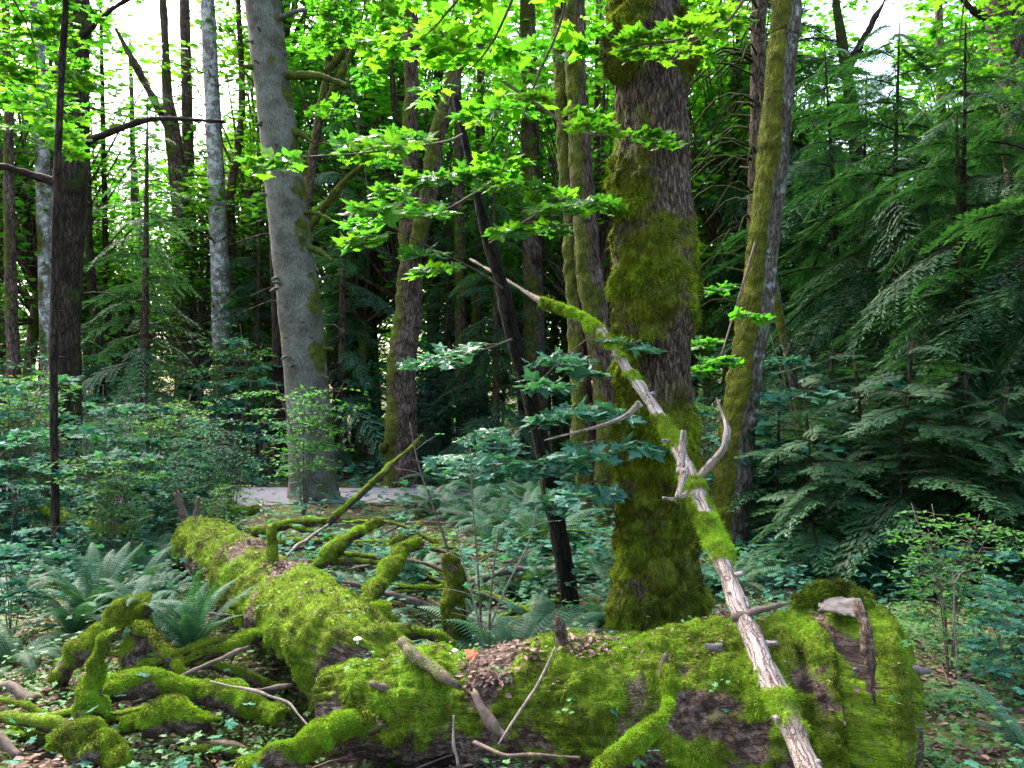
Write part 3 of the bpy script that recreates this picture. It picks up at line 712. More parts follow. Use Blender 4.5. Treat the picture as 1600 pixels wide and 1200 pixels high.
def conifer(seed, H, zlo, n, Lmax, mat, name, label, cat='tree', trunk_r=.08, droop=.4, barkmat=None, **kw):
    rng = np.random.default_rng(seed)
    root = empty(name); tag(root, label, cat)
    m = MB(); m.tube(tube([(0, 0, -.2), (rng.normal(0, .05), rng.normal(0, .05), H * .5), (rng.normal(0, .1), rng.normal(0, .1), H)], [trunk_r * 1.2, trunk_r * .75, .012], 12, .2, lumps=[(.01, .3)], seed=seed, moss=moss_vert((0, -1, 0), .3, 1.5, .7, seed)))
    m.build('trunk', barkmat or M_DARK, root)
    tpls = [bough(rng, 1.0, droop * rng.uniform(.7, 1.3), **kw) for _ in range(4)]
    mf = MB(); mw = MB()
    for k in range(n):
        u = (k + rng.random()) / n; z = zlo + (H - zlo) * u
        L = Lmax * (1 - .8 * u ** 1.9) * rng.uniform(.6, 1.15) + .15
        yaw = k * 2.4 + rng.normal(0, .4)
        V, F, T, ax = tpls[rng.integers(4)]
        Mx = rotm([yaw], [yaw + rng.normal(0, .15)], [rng.normal(-.15 + .3 * u, .18)])[0]
        roll = rotm([0], [math.pi / 2], [rng.normal(0, .25)])[0]
        Mx = Mx @ roll
        v = (V * L) @ Mx.T + [0, 0, z]
        mf.add(v, F, np.clip(T + rng.normal(0, .12), 0, 1))
        pth = (ax(np.linspace(0, 1, 6)) * L) @ Mx.T + [0, 0, z]
        mw.tube(tube(pth, np.linspace(.012, .003, 6) * (L + .3), 4, L / 5))
    mf.build('needles', mat, root, smooth=False)
    mw.build('boughs', barkmat or M_DARK, root)
    return root

def place(root, x, y, rz, sc=1.0, label=None, group=None, sink=.05, first=None):
    if first is not None and not first[0]:
        c = root; first[0] = True
    else: c = copy_tree(root)
    g = float(gh(x, y))
    c.location = (x, y, g - sink); c.rotation_euler = (0, 0, rz); c.scale = (sc, sc, sc)
    if label: c['label'] = label
    if group: c['group'] = group
    return c

ced = [conifer(100 + k, 8.5, .9, 78, 2.5, M_CEDAR, 'cedar_tree', 'cedar', trunk_r=.075, droop=.72, nb=20, ns=16, sw=.0060, sdroop=.75) for k in range(3)]
used = [[False], [False], [False]]
crs = np.random.default_rng(77)
ced_sp = [  # px, distance, variant, scale, label, group
 (1400, 10.6, 0, .74, 'feathery cedar above the log end, its boughs reaching toward the leaning trunk', None),
 (1512, 9.1, 1, .66, 'feathery cedar with low spreading boughs at right, behind the leafy sprigs', None),
 (1665, 8.2, 2, .66, 'cedar boughs hanging in from beyond the right edge', None),
 (1300, 12.5, 1, .8, 'shaded cedar in the deep gloom right behind the leaning trunk', None),
 (1585, 12, 0, .9, 'dark cedar behind, by the brown corner trunk', None),
 (1455, 14.5, 2, .78, 'farther cedars filling the gloom behind the near cedar boughs', 'farther cedars at right'),
 (1350, 17, 0, .95, 'farther cedars filling the gloom behind the near cedar boughs', 'farther cedars at right'),
 (1240, 17, 2, 1.3, 'farther cedars filling the gloom behind the near cedar boughs', 'farther cedars at right'),
 (1560, 18, 1, 1.1, 'farther cedars filling the gloom behind the near cedar boughs', 'farther cedars at right'),
 (1640, 15, 1, 1.0, 'farther cedars filling the gloom behind the near cedar boughs', 'farther cedars at right'),
 (1430, 22, 1, 1.0, 'farther cedars filling the gloom behind the near cedar boughs', 'farther cedars at right'),
]
for (x, d, v, sc, lb, gr) in ced_sp:
    p = P(x, 620, d); place(ced[v], p[0], p[1], crs.random() * 6.28, sc, lb, gr, first=used[v])
# low cedar saplings in the right-hand shade
csm = [conifer(130 + k, 2.0, .12, 34, 1.0, M_CEDAR, 'cedar_sapling', 'low cedar', 'sapling', trunk_r=.018, droop=.35, nb=14, ns=12, sw=.009, sdroop=.3) for k in range(2)]
u2 = [[False], [False]]
for k, (x, d) in enumerate([(1210, 8.6), (1290, 9.2), (1350, 8.2), (1420, 7.6), (1480, 10.5), (1560, 7.2), (1640, 6.8), (1330, 11), (1450, 9), (1540, 10), (1240, 11.5), (1600, 9.5), (1390, 9.6), (1500, 7.7), (1270, 7.6)]):
    p = P(x, 620, d); place(csm[k % 2], p[0], p[1], crs.random() * 6.28, crs.uniform(.7, 1.15), 'low feathery cedar sapling in the shade beyond the mossy log end', 'cedar saplings in the shade', first=u2[k % 2])

hem = [conifer(160 + k, 12, .8, 62, 2.2, M_HEML, 'hemlock_tree', 'hemlock', trunk_r=.13, droop=.55, nb=16, ns=12, sw=.008, sdroop=.7, barkmat=M_BROWN) for k in range(3)]
u3 = [[False], [False], [False]]
hem_sp = [
 (222, 15.5, 0, .62, 'short blue-green hemlock in the thicket left of the pale silver trunk', None),
 (400, 20, 1, .6, 'hemlock filling the gap between the silver and grey trunks', None),
 (536, 17.5, 2, .7, 'hemlock with drooping blue-green needles right beside the grey trunk', None),
 (700, 18.5, 1, .62, 'dense hemlock across the path, right of the twin-stemmed maple', None),
 (775, 17, 2, .6, 'dense hemlock behind the leaning black stem', None),
 (850, 20, 0, .7, 'tall hemlock behind the maple leaf tiers, left of the double mossy stems', None),
]
for (x, d, v, sc, lb, gr) in hem_sp:
    p = P(x, 620, d); place(hem[v], p[0], p[1], crs.random() * 6.28, sc, lb, gr, first=u3[v])

# ------------------------------------------------------------------ broadleaved trees with crowns
def crown(mb, mw, rng, c, rx, rz, ncl, nleaf, size, tpl=LEAF_LO, r0=.07, origin=None):
    origin = np.array(origin if origin is not None else (c[0], c[1], c[2] - rz))
    for k in range(ncl):
        v = rng.normal(0, 1, 3); v /= np.linalg.norm(v); rad = rng.random() ** .5
        q = np.array(c) + v * [rx * rad, rx * rad, rz * rad]
        if mw is not None:
            mid = origin * .45 + q * .55 + [0, 0, -.12 * rx]
            mid[:2] = origin[:2] * .6 + q[:2] * .4
            mw.tube(tube([origin + [0, 0, (q[2] - origin[2]) * .15], mid, q], [r0, r0 * .6, r0 * .15], 4, 1.0))
        n = int(nleaf * rng.uniform(.6, 1.4)); R_ = rx * rng.uniform(.18, .34)
        a = rng.random(n) * 6.283; rr = R_ * np.sqrt(rng.random(n)) ; tier = rng.integers(0, 3, n) * .28 - .28
        pos = q + np.stack([rr * np.cos(a), rr * np.sin(a), tier + rng.normal(0, .05, n) - .12 * rr], 1)
        t0 = rng.uniform(.2, .8)
        leaves(mb, tpl, pos, rng.random(n) * 6.283, np.abs(rng.normal(0, .35, n)), size * rng.uniform(.7, 1.25, n), rng, np.clip(t0 + rng.normal(0, .2, n), 0, 1))

def broadleaf(seed, H, c, rx, rz, ncl, nleaf, size):
    rng = np.random.default_rng(seed)
    root = empty('broadleaf_tree'); tag(root, 'bright', 'tree')
    bx = rng.normal(0, .4, 2)
    t = tube([(0, 0, -.2), (bx[0] * .5, bx[1] * .5, H * .3), (bx[0], bx[1], H * .62), (bx[0] * .6, bx[1] * .6, H)], [.17, .13, .09, .02], 12, .3, lumps=[(.03, .5)], moss=moss_vert((-.4, -1, 0), 0, 1.3, .9, seed), seed=seed)
    m = MB(); m.tube(t); m.build('trunk', M_BROWN, root)
    mf = MB(); mw = MB(); crown(mf, mw, rng, (bx[0], bx[1], c), rx, rz, ncl, nleaf, size, origin=(bx[0] * .6, bx[1] * .6, c - rz * .8))
    mf.build('crown', M_MAPLEB, root, smooth=False); mw.build('limbs', M_BROWN, root)
    return root
bl = [broadleaf(200 + k, 14, 8.5, 3.4, 6.0, 80, 58, .22) for k in range(3)]
u4 = [[False], [False], [False]]
brs = np.random.default_rng(31)
far_sp = [(-50, 20, .9), (120, 29, .8), (225, 37, .7), (350, 31, .8), (1230, 24, .85), (1500, 23, .95), (565, 21, .85), (30, 23, 1), (60, 31, 1), (395, 26, .95), (475, 22, .9), (520, 28, 1), (640, 20, .95), (690, 27, 1.1), (760, 30, 1.1), (880, 24, 1),
          (960, 28, 1.1), (935, 18, .8), (1080, 24, 1), (1130, 19, .9), (1200, 30, 1.1), (1545, 26, 1.0), (1290, 33, .9), (1620, 21, .9), (1680, 28, 1.1), (-120, 26, 1.1), (820, 35, 1.1), (560, 36, 1.1), (430, 36, 1), (1400, 38, .75), (1500, 36, .85), (0, 38, 1)]
for k, (x, d, sc) in enumerate(far_sp):
    p = P(x, 620, d)
    lb = 'lime green broadleaf trees glowing behind the main trunks' if x < 1150 else 'bright broadleaf trees beyond the dark cedars'
    place(bl[k % 3], p[0], p[1], brs.random() * 6.28, sc, lb, 'lime broadleaf trees behind the trunks' if x < 1150 else 'broadleaf trees beyond the cedars', first=u4[k % 3])

def add_crown(root, variant, z, sc, dx=0, dy=0, name='crown'):
    for ch in bl[variant].children:
        if ch.name.startswith('trunk'): continue
        c = ch.copy(); COL.objects.link(c); c.parent = root
        c.location = (dx, dy, z - 8.5 * sc); c.scale = (sc,) * 3; c.rotation_euler = (0, 0, z * 1.7 + dx)
add_crown(t5[0], 0, 12.0, .62, 0, 1); add_crown(t8[0], 1, 10.6, .5, .2, .3);
add_crown(t3c[0], 1, 11.8, .5, 1.0, 0); add_crown(t11[0], 0, 8.2, .45, .2, 0); add_crown(t2[0], 0, 14.5, .6, .5, 1)
for k in range(34):
    x = brs.uniform(-120, 1220); d = brs.uniform(20.5, 36); p = P(x, 620, d)
    place(bl[k % 3], p[0], p[1], brs.random() * 6.28, brs.uniform(.38, .6), 'young lime green maples low in the gaps behind the trunks', 'young maples in the gaps')
# far wood that closes the horizon
mf = MB(); fr = np.random.default_rng(9)
n = 26000
ang = fr.uniform(-.85, .85, n); dist = fr.uniform(44, 56, n); hz = fr.random(n) ** 1.1
hx = dist * np.sin(ang); hy = dist * np.cos(ang)
top = 13 + 6 * fbm(np.stack([hx, hy, 0 * hx], 1), 9, 3, 4)
pos = np.stack([hx, hy, hz * top], 1)
keep = fbm(pos, 2.4, 2, 6) > -.08; pos = pos[keep]; n = len(pos)
leaves(mf, LEAF_LO, pos, fr.random(n) * 6.28, np.abs(fr.normal(0, .5, n)), fr.uniform(.45, .9, n), fr, np.clip(.5 + .6 * fbm(pos, 4, 2, 8) + fr.normal(0, .15, n), 0, 1))
tag(mf.build('distant_woodland', M_MAPLEB, smooth=False), 'far mass of leaves closing the view behind all the trunks', 'woodland', kind='stuff')

# ------------------------------------------------------------------ fallen logs
def log_moss(seed, bare=()):
    def f(V, D, s, a):
        n = fbm(V, .30, 3, seed); n2 = fbm(V, .08, 3, seed + 1)
        m = sstep(-.40, .50, D[..., 2] * .85 + 1.1 * n + .8 * n2 + .26)
        for (c, w, k) in bare:
            q = (V + .11 * np.stack([fbm(V, .16, 3, seed + 5), 0 * V[..., 0], fbm(V, .16, 3, seed + 6)], -1) - np.array(c)) / np.array(w)
            m = m * (1 - k * np.exp(-(q ** 2).sum(-1) ** 2))
        return np.clip(m, 0, 1)
    return f
lrng = np.random.default_rng(21)
# the big log across the foreground
rl = [(505, 1100, 4.12, .12), (540, 1098, 4.1, .185), (600, 1105, 4.05, .215), (690, 1108, 4.0, .235), (740, 1108, 3.97, .235), (800, 1108, 3.92, .275), (900, 1112, 3.85, .305), (1050, 1112, 3.76, .345),
      (1160, 1115, 3.68, .375), (1250, 1118, 3.62, .42), (1320, 1116, 3.57, .445), (1348, 1118, 3.54, .425), (1376, 1122, 3.52, .435), (1396, 1124, 3.508, .40), (1408, 1125, 3.50, .345), (1417, 1126, 3.495, .265), (1422, 1126, 3.492, .16), (1424, 1126, 3.49, .03)]
bare = [(P(752, 1045, 3.8), (.085, .3, .22), .95), (P(770, 1020, 3.9), (.16, .3, .07), .9), (P(1085, 1112, 3.42), (.17, .3, .085), .8), (P(1275, 1090, 3.2), (.09, .3, .05), .7), (P(1345, 1010, 3.2), (.035, .5, .22), .9), (P(1120, 1000, 3.35), (.05, .2, .06), .8),
        (P(985, 1085, 3.5), (.06, .2, .08), .6)]
ll = tube([P(x, y, d) for x, y, d, r in rl], [r for *_, r in rl], 200, .011, lumps=[(.055, .42), (.030, .17), (.018, .06), (.008, .025)], fiss=(.014, .05), moss=log_moss(61, bare), mossamp=.028, seed=2, cap=(True, True),
          oval=lambda s, a: 1 - .10 * np.exp(-((s - .68) / .045) ** 2) - .085 * np.exp(-((s - 2.20 + .03 * np.sin(a * 3)) / .022) ** 2))
lb = P(950, 1110, 3.8); lb[2] = 0
logr = empty('fallen_log', lb); tag(logr, 'massive mossy log lying across the bottom of the photo with a broken right end', 'log')
m = MB(); m.tube(ll); m.build('log_body', M_LOG, logr, lb)
m = MB(); fuzz(m, ll, 260000, .010, .005, lrng, .40, .1, (.0, 1)); fuzz(m, ll, 30000, .022, .005, lrng, .55, .9, (0, .9)); m.build('moss', M_MOSS, logr, lb, smooth=False)
# bare wood slab and cracked edge on the broken end
def slab(pts, th, mat, name, parent, base, seed=0, sub=9):
    """an irregular split plate of wood between 4 corner points"""
    a, b, c, d = (np.array(p, float) for p in pts)
    u, v = np.meshgrid(np.linspace(0, 1, sub * 3), np.linspace(0, 1, sub), indexing='ij')
    G = (a * (1 - u)[..., None] + b * u[..., None]) * (1 - v)[..., None] + (d * (1 - u)[..., None] + c * u[..., None]) * v[..., None]
    nn = np.cross(b - a, d - a); nn /= np.linalg.norm(nn); nn *= np.sign(nn[2]) if abs(nn[2]) > .2 else 1
    edge = (np.abs(u * 2 - 1) ** 8 + np.abs(v * 2 - 1) ** 8)[..., None]
    G = G + nn * (.022 * fbm(G, .06, 3, seed))[..., None] + (G.mean((0, 1)) - G) * (.16 * edge * (1 + 1.6 * fbm(G, .04, 3, seed))[..., None])
    Bt = G - nn * (th * (1 - .7 * np.clip(edge, 0, 1)))
    n1, n2 = u.shape; i = np.arange(n1 * n2).reshape(n1, n2)
    q = np.stack([i[:-1, :-1], i[1:, :-1], i[1:, 1:], i[:-1, 1:]], -1).reshape(-1, 4)
    rim = np.concatenate([i[0, :], i[1:, -1], i[-1, -2::-1], i[-2:0:-1, 0]]); rn = np.roll(rim, -1); N_ = n1 * n2
    m = MB(); bkk = np.stack([G[..., 0] * .25, G[..., 1], G[..., 2]], -1).reshape(-1, 3)
    m.add(np.vstack([G.reshape(-1, 3), Bt.reshape(-1, 3)]), [q, q[:, ::-1] + N_, np.stack([rim, rn, rn + N_, rim + N_], 1)], bk=np.vstack([bkk, bkk * 1.1]))
    return m.build(name, mat, parent, base)
slab([P(1266, 950, 3.36), P(1344, 962, 3.24), P(1352, 934, 3.52), P(1296, 928, 3.60)], .022, M_WOODPLATE, 'bare_wood_slab', logr, lb, 3)
t = tube([P(1342, 950, 3.2), P(1352, 985, 3.12), P(1358, 1030, 3.08), P(1366, 1085, 3.06)], [.022, .020, .022, .008], 20, .008, lumps=[(.016, .06), (.008, .02)], fiss=(.006, .02), cap=(True, True), jag=.03, seed=5)
m = MB(); m.tube(t); m.build('split_edge', M_LOG, logr, lb)
t = tube([P(1240, 944, 3.62), P(1275, 930, 3.64), P(1305, 922, 3.66), P(1332, 927, 3.62), P(1352, 944, 3.5)], [.015, .028, .030, .026, .012], 30, .01, lumps=[(.03, .09), (.012, .03)], moss=lambda V, D, s, a: 1 + 0 * V[..., 0], mossamp=.012, cap=(True, True), seed=8)
m = MB(); m.tube(t); fuzz(m, t, 9000, .022, .006, lrng, .3, 0); m.build('moss_cushion', M_LOG, logr, lb)
for (x, y, d, dx, dz, L, r, mt) in ((600, 1075, 3.84, -.5, .25, .06, .022, M_TWIG), (878, 1000, 3.72, -.2, 1, .10, .032, M_LOG), (1122, 1012, 3.36, -.6, .1, .05, .018, M_WOODPLATE), (1428, 1047, 3.25, 1, 0, .05, .020, M_WOODPLATE),
        (1145, 965, 3.48, 1, .35, .22, .016, M_TWIG), (1035, 1052, 3.46, .1, .9, .08, .018, M_TWIG), (1338, 1046, 3.1, -.2, .1, .03, .009, M_WOODPLATE)):
    stub(logr, lb, P(x, y, d), (dx, -.25, dz), L, r, mt, 'branch_stub', int(x), sides=10)

# the second log running away to the left
l2 = [(296, 830, 7.9, .10), (312, 848, 7.5, .21), (345, 876, 6.9, .235), (385, 905, 6.2, .245), (440, 948, 5.4, .25), (505, 992, 4.8, .245), (560, 1022, 4.5, .225), (608, 1045, 4.38, .17), (640, 1062, 4.32, .06)]
bare2 = [(P(395, 862, 6.2), (.14, .5, .10), .9), (P(450, 895, 5.4), (.12, .3, .09), .95), (P(350, 905, 6.4), (.12, .3, .10), .7), (P(515, 1040, 4.5), (.10, .3, .10), .6)]
l2t = tube([P(x, y, d) for x, y, d, r in l2], [r for *_, r in l2], 150, .016, lumps=[(.045, .40), (.028, .15), (.016, .055)], fiss=(.012, .05), moss=log_moss(82, bare2), mossamp=.024, seed=12, cap=(True, True))
l2b = P(450, 950, 5.4); l2b[2] = 0
log2 = empty('fallen_log', l2b); tag(log2, 'mossy log running from the left middle down toward the big log, dark hollow beneath it', 'log')
m = MB(); m.tube(l2t); m.build('log_body', M_LOG, log2, l2b)
m = MB(); fuzz(m, l2t, 150000, .010, .006, lrng, .40, .1, (.05, 1)); fuzz(m, l2t, 18000, .024, .006, lrng, .55, .9, (0, .9)); m.build('moss', M_MOSS, log2, l2b, smooth=False)
for (x, y, d, dx, dz, L, r, mo) in ((426, 884, 5.55, .0, 1, .26, .038, 1), (392, 862, 6.1, -.2, 1, .09, .02, 0), (500, 945, 4.75, .1, 1, .08, .02, 0), (375, 925, 5.9, 1, -.3, .34, .018, 0),
        (290, 812, 7.7, -.3, 1, .24, .05, 0), (306, 806, 7.6, .2, 1, .16, .03, 0), (595, 985, 4.5, 1, .1, .14, .05, 1), (395, 950, 5.3, -1, .2, .12, .05, 1)):
    stub(log2, l2b, P(x, y, d), (dx, -.1, dz), L, r, M_LOG if mo else M_TWIG, 'branch_stub', int(x) + 3, sides=12, moss=mossy if mo else None, mossamp=.008 if mo else 0)
# ridge of root wood falling from the second log's near end
for (pts) in ([(470, 985, 4.75, .12), (490, 1025, 4.6, .10), (498, 1075, 4.5, .06), (500, 1110, 4.45, .03)], [(560, 1000, 4.5, .10), (590, 965, 4.6, .07), (610, 962, 4.62, .05)]):
    t = tube([P(x, y, d) for x, y, d, r in pts], [r for *_, r in pts], 32, .014, lumps=[(.03, .12), (.01, .04)], moss=log_moss(7), mossamp=.02, cap=(True, True), seed=4)
    m = MB(); m.tube(t); m.build('root', M_LOG, log2, l2b)
    m = MB(); fuzz(m, t, 9000, .016, .006, lrng, .4, .3); m.build('moss', M_MOSS, log2, l2b, smooth=False)

# smaller mossy logs, branches and stumps: (label, name, category, [(px, py, d, r)], moss blades, moss strength)
def mossy_piece(name, label, cat, pts, nf, mat=None, strong=1.0, sides=36, step=.012, seed=0, lum=1.0, group=None, fl=.011, fm=None, slim_k=.78, jagk=.8):
    q = [P(x, y, d) for x, y, d, r in pts]; r = [p[3] * slim_k for p in pts]
    rm = max(r)
    jr = np.random.default_rng(seed + 900); q2 = []; r2 = []
    for a_, b_, ra, rb in zip(q[:-1], q[1:], r[:-1], r[1:]):
        q2 += [a_, (a_ + b_) / 2 + jr.normal(0, .28, 3) * min(ra, rb)]; r2 += [ra * jr.uniform(.88, 1.12), (ra + rb) / 2 * jr.uniform(.8, 1.05)]
    q, r = q2 + [q[-1]], r2 + [r[-1]]
    fn = (lambda V, D, s, a: np.clip(sstep(-.45, .45, D[..., 2] * .9 + .08 + 1.1 * fbm(V, .16, 3, seed + 2) + .6 * fbm(V, .05, 2, seed)) * strong, 0, 1))
    t = tube(q, r, sides, step, lumps=[(rm * .45 * lum, .20), (rm * .30 * lum, .07), (rm * .12 * lum, .028)], moss=fn, mossamp=.25 * rm, jag=rm * jagk, cap=(True, True), seed=seed)
    base = q[int(np.argmin([v[2] for v in q]))].copy()
    root = empty(name, base); tag(root, label, cat, group)
    m = MB(); m.tube(t); m.build('wood', mat or M_LOG, root, base)
    if nf: m = MB(); fuzz(m, t, nf, fl, .006, lrng, .4, .4, (.0, .95)); m.build('moss', fm or M_MOSS, root, base, smooth=False)
    return root, base, t
mossy_piece('leaning_pole', 'straight mossy pole slanting up from the ground, right of the grey trunk', 'branch', [(508, 822, 10, .055), (560, 775, 10.1, .058), (610, 728, 10.2, .05), (653, 690, 10.3, .035)], 4000, seed=1, step=.04)
mossy_piece('fallen_branch', 'bare grey crooked branch at the foot of the slanting mossy pole', 'branch', [(445, 872, 6.9, .012), (465, 852, 7.2, .02), (490, 835, 7.6, .018), (512, 820, 8.2, .015)], 0, M_PALETWIG, 0, seed=2)
mossy_piece('thin_fallen_log', 'low mossy log lying level left of the slanting pole foot', 'log', [(395, 832, 8.6, .05), (440, 822, 8.7, .065), (480, 815, 8.7, .06), (505, 816, 8.6, .045)], 5000, seed=3, step=.03)
mossy_piece('thin_fallen_log', 'slim mossy log under the level one, beside the upright stub', 'log', [(420, 852, 7.6, .04), (455, 846, 7.6, .045), (505, 846, 7.7, .03), (545, 838, 8.0, .02)], 4000, seed=4, step=.03)
mossy_piece('mossy_limb', 'bent moss-covered limb with a knobby elbow, right of the second log', 'branch', [(478, 896, 6.3, .035), (506, 878, 6.4, .06), (520, 862, 6.5, .075), (550, 838, 6.7, .05), (592, 816, 7.0, .045)], 14000, seed=5)
mossy_piece('mossy_limb', 'thick mossy limb leaning on the second log, rising to the right', 'branch', [(558, 962, 4.9, .06), (588, 920, 5.2, .07), (612, 888, 5.4, .07), (628, 862, 5.6, .07), (652, 848, 5.7, .05)], 20000, seed=6)
mossy_piece('mossy_limb', 'short mossy limb above the leaning one, its tip pointing to the path', 'branch', [(606, 856, 6.8, .045), (630, 838, 6.9, .05), (656, 820, 7.1, .03)], 6000, seed=7)
mossy_piece('mossy_post', 'upright olive mossy stump standing between the two logs', 'stump', [(716, 1030, 5.05, .085), (712, 985, 5.05, .068), (707, 930, 5.05, .056), (704, 888, 5.05, .056), (704, 881, 5.05, .050)], 22000, seed=8, strong=1.6, lum=.5, fm=M_MOSSD, mat=M_HERO, slim_k=1.0, jagk=.12)
mossy_piece('thin_fallen_log', 'thin mossy stick lying flat left of the upright olive stump', 'branch', [(620, 915, 6.0, .02), (660, 918, 5.9, .022), (692, 916, 5.9, .02)], 2500, seed=9)
mossy_piece('mossy_root', 'mossy root reaching from the second log end toward the olive stump', 'root', [(600, 985, 4.7, .05), (640, 990, 4.75, .04), (690, 1000, 4.8, .035), (705, 1010, 4.8, .03)], 5000, seed=10)
mossy_piece('broken_branch', 'brown broken branch jutting over the middle of the big log', 'branch', [(628, 1003, 3.95, .022), (650, 1028, 3.86, .036), (690, 1056, 3.76, .036), (712, 1070, 3.72, .02)], 1500, M_TWIG, .5, seed=11, sides=16)
mossy_piece('mossy_branch', 'bright mossy log with a cut end at the bottom, lower left of the big log', 'log', [(380, 1205, 3.42, .05), (440, 1182, 3.5, .07), (500, 1157, 3.58, .068), (545, 1140, 3.64, .06), (580, 1130, 3.68, .056)], 26000, seed=12)
mossy_piece('mossy_branch', 'mossy branch curving up against the front of the big log', 'branch', [(940, 1215, 3.0, .05), (985, 1168, 3.1, .048), (1020, 1138, 3.16, .04), (1042, 1105, 3.24, .032), (1046, 1070, 3.34, .03), (1044, 1048, 3.4, .025)], 16000, seed=13)
mossy_piece('mossy_log', 'low arched mossy log in the left foreground', 'log', [(165, 1085, 4.1, .05), (205, 1072, 4.15, .075), (260, 1070, 4.2, .075), (330, 1085, 4.2, .08), (390, 1102, 4.15, .075), (440, 1115, 4.1, .05)], 30000, seed=14)
mossy_piece('mossy_stump', 'crooked upright mossy stub at the left end of the arched log', 'stump', [(146, 1110, 3.95, .085), (148, 1070, 3.98, .05), (152, 1035, 4.0, .042), (166, 1005, 4.02, .028), (174, 994, 4.03, .024)], 14000, seed=15, strong=1.3)
mossy_piece('mossy_stump', 'rounded bright mossy hump in the bottom left corner area', 'stump', [(95, 1160, 3.75, .05), (130, 1158, 3.7, .10), (160, 1170, 3.66, .10), (180, 1195, 3.6, .05)], 26000, seed=16, strong=1.3)
mossy_piece('mossy_stump', 'wide mossy hump under the arched log, left foreground', 'stump', [(205, 1130, 3.9, .05), (240, 1125, 3.88, .09), (278, 1118, 3.88, .085), (312, 1128, 3.86, .04)], 22000, seed=17, strong=1.3)
mossy_piece('mossy_root', 'dark mossy arched root beneath the left fern', 'root', [(95, 1058, 4.6, .06), (118, 1025, 4.65, .07), (150, 992, 4.7, .07), (185, 965, 4.75, .08), (220, 950, 4.8, .08)], 16000, seed=18, fm=M_MOSSD)
mossy_piece('rotten_stump', 'dark mossy stump with a root arching right, holding up the left fern', 'stump', [(205, 1075, 4.75, .11), (212, 1020, 4.75, .08), (222, 975, 4.75, .07), (228, 955, 4.75, .04)], 14000, seed=19, strong=.8, fm=M_MOSSD)
mossy_piece('mossy_root', 'mossy root sloping down right from the rotten stump', 'root', [(222, 985, 4.6, .05), (250, 1010, 4.5, .05), (275, 1035, 4.45, .05), (285, 1055, 4.4, .04)], 8000, seed=20, fm=M_MOSSD)
mossy_piece('mossy_branch', 'mossy branch bridging from the arched log to the second log', 'branch', [(280, 1040, 4.6, .03), (330, 1020, 4.7, .04), (385, 1000, 4.8, .045), (415, 995, 4.85, .05)], 10000, seed=21)
mossy_piece('fallen_stick', 'bare brown stick lying above the arched mossy log', 'stick', [(278, 1060, 4.3, .012), (320, 1040, 4.35, .018), (370, 1018, 4.4, .014), (386, 1012, 4.42, .008)], 0, M_TWIG, 0, seed=22)
mossy_piece('thin_fallen_log', 'dark mossy log half hidden in the thicket behind the left fern', 'log', [(60, 790, 8.4, .05), (110, 815, 8.0, .06), (160, 828, 7.8, .06), (192, 832, 7.7, .05)], 5000, seed=23, step=.03)
mossy_piece('thin_fallen_log', 'low mossy log just behind the far end of the second log', 'log', [(330, 812, 9.6, .05), (370, 800, 9.7, .07), (402, 796, 9.8, .06)], 4000, seed=24, step=.03)
mossy_piece('fallen_stick', 'long bare twig leaning on the face of the big log', 'stick', [(779, 1162, 3.35, .006), (812, 1112, 3.42, .010), (845, 1060, 3.5, .010), (867, 1012, 3.6, .005)], 0, M_PALETWIG, 0, seed=25, sides=8)
mossy_piece('fallen_stick', 'pale upright twig at the bottom edge, left of the long bare twig', 'stick', [(716, 1196, 3.3, .008), (709, 1165, 3.32, .008), (709, 1118, 3.36, .005)], 0, M_PALETWIG, 0, seed=26, sides=8)
mossy_piece('fallen_stick', 'thin brown stick flat along the bottom edge under the big log', 'stick', [(742, 1160, 3.5, .010), (790, 1180, 3.35, .009), (850, 1180, 3.3, .008), (905, 1184, 3.28, .006)], 0, M_TWIG, 0, seed=27, sides=8)
mossy_piece('fallen_stick', 'bent twig across the hollow below the second log', 'stick', [(330, 1065, 4.1, .006), (400, 1080, 4.0, .008), (450, 1098, 3.95, .008), (482, 1135, 3.85, .005)], 0, M_PALETWIG, 0, seed=28, sides=8)
mossy_piece('rotten_root', 'reddish rotten root sticking out below the second log end', 'root', [(380, 985, 5.1, .02), (372, 1010, 5.0, .03), (362, 1030, 4.95, .012)], 0, M_TWIG, 0, seed=29, sides=12)
mossy_piece('rotten_root', 'broken root wood propped in the notch of the big log', 'root', [(742, 1085, 3.62, .02), (765, 1125, 3.56, .03), (790, 1150, 3.52, .014)], 0, M_TWIG, .3, seed=30, sides=12)

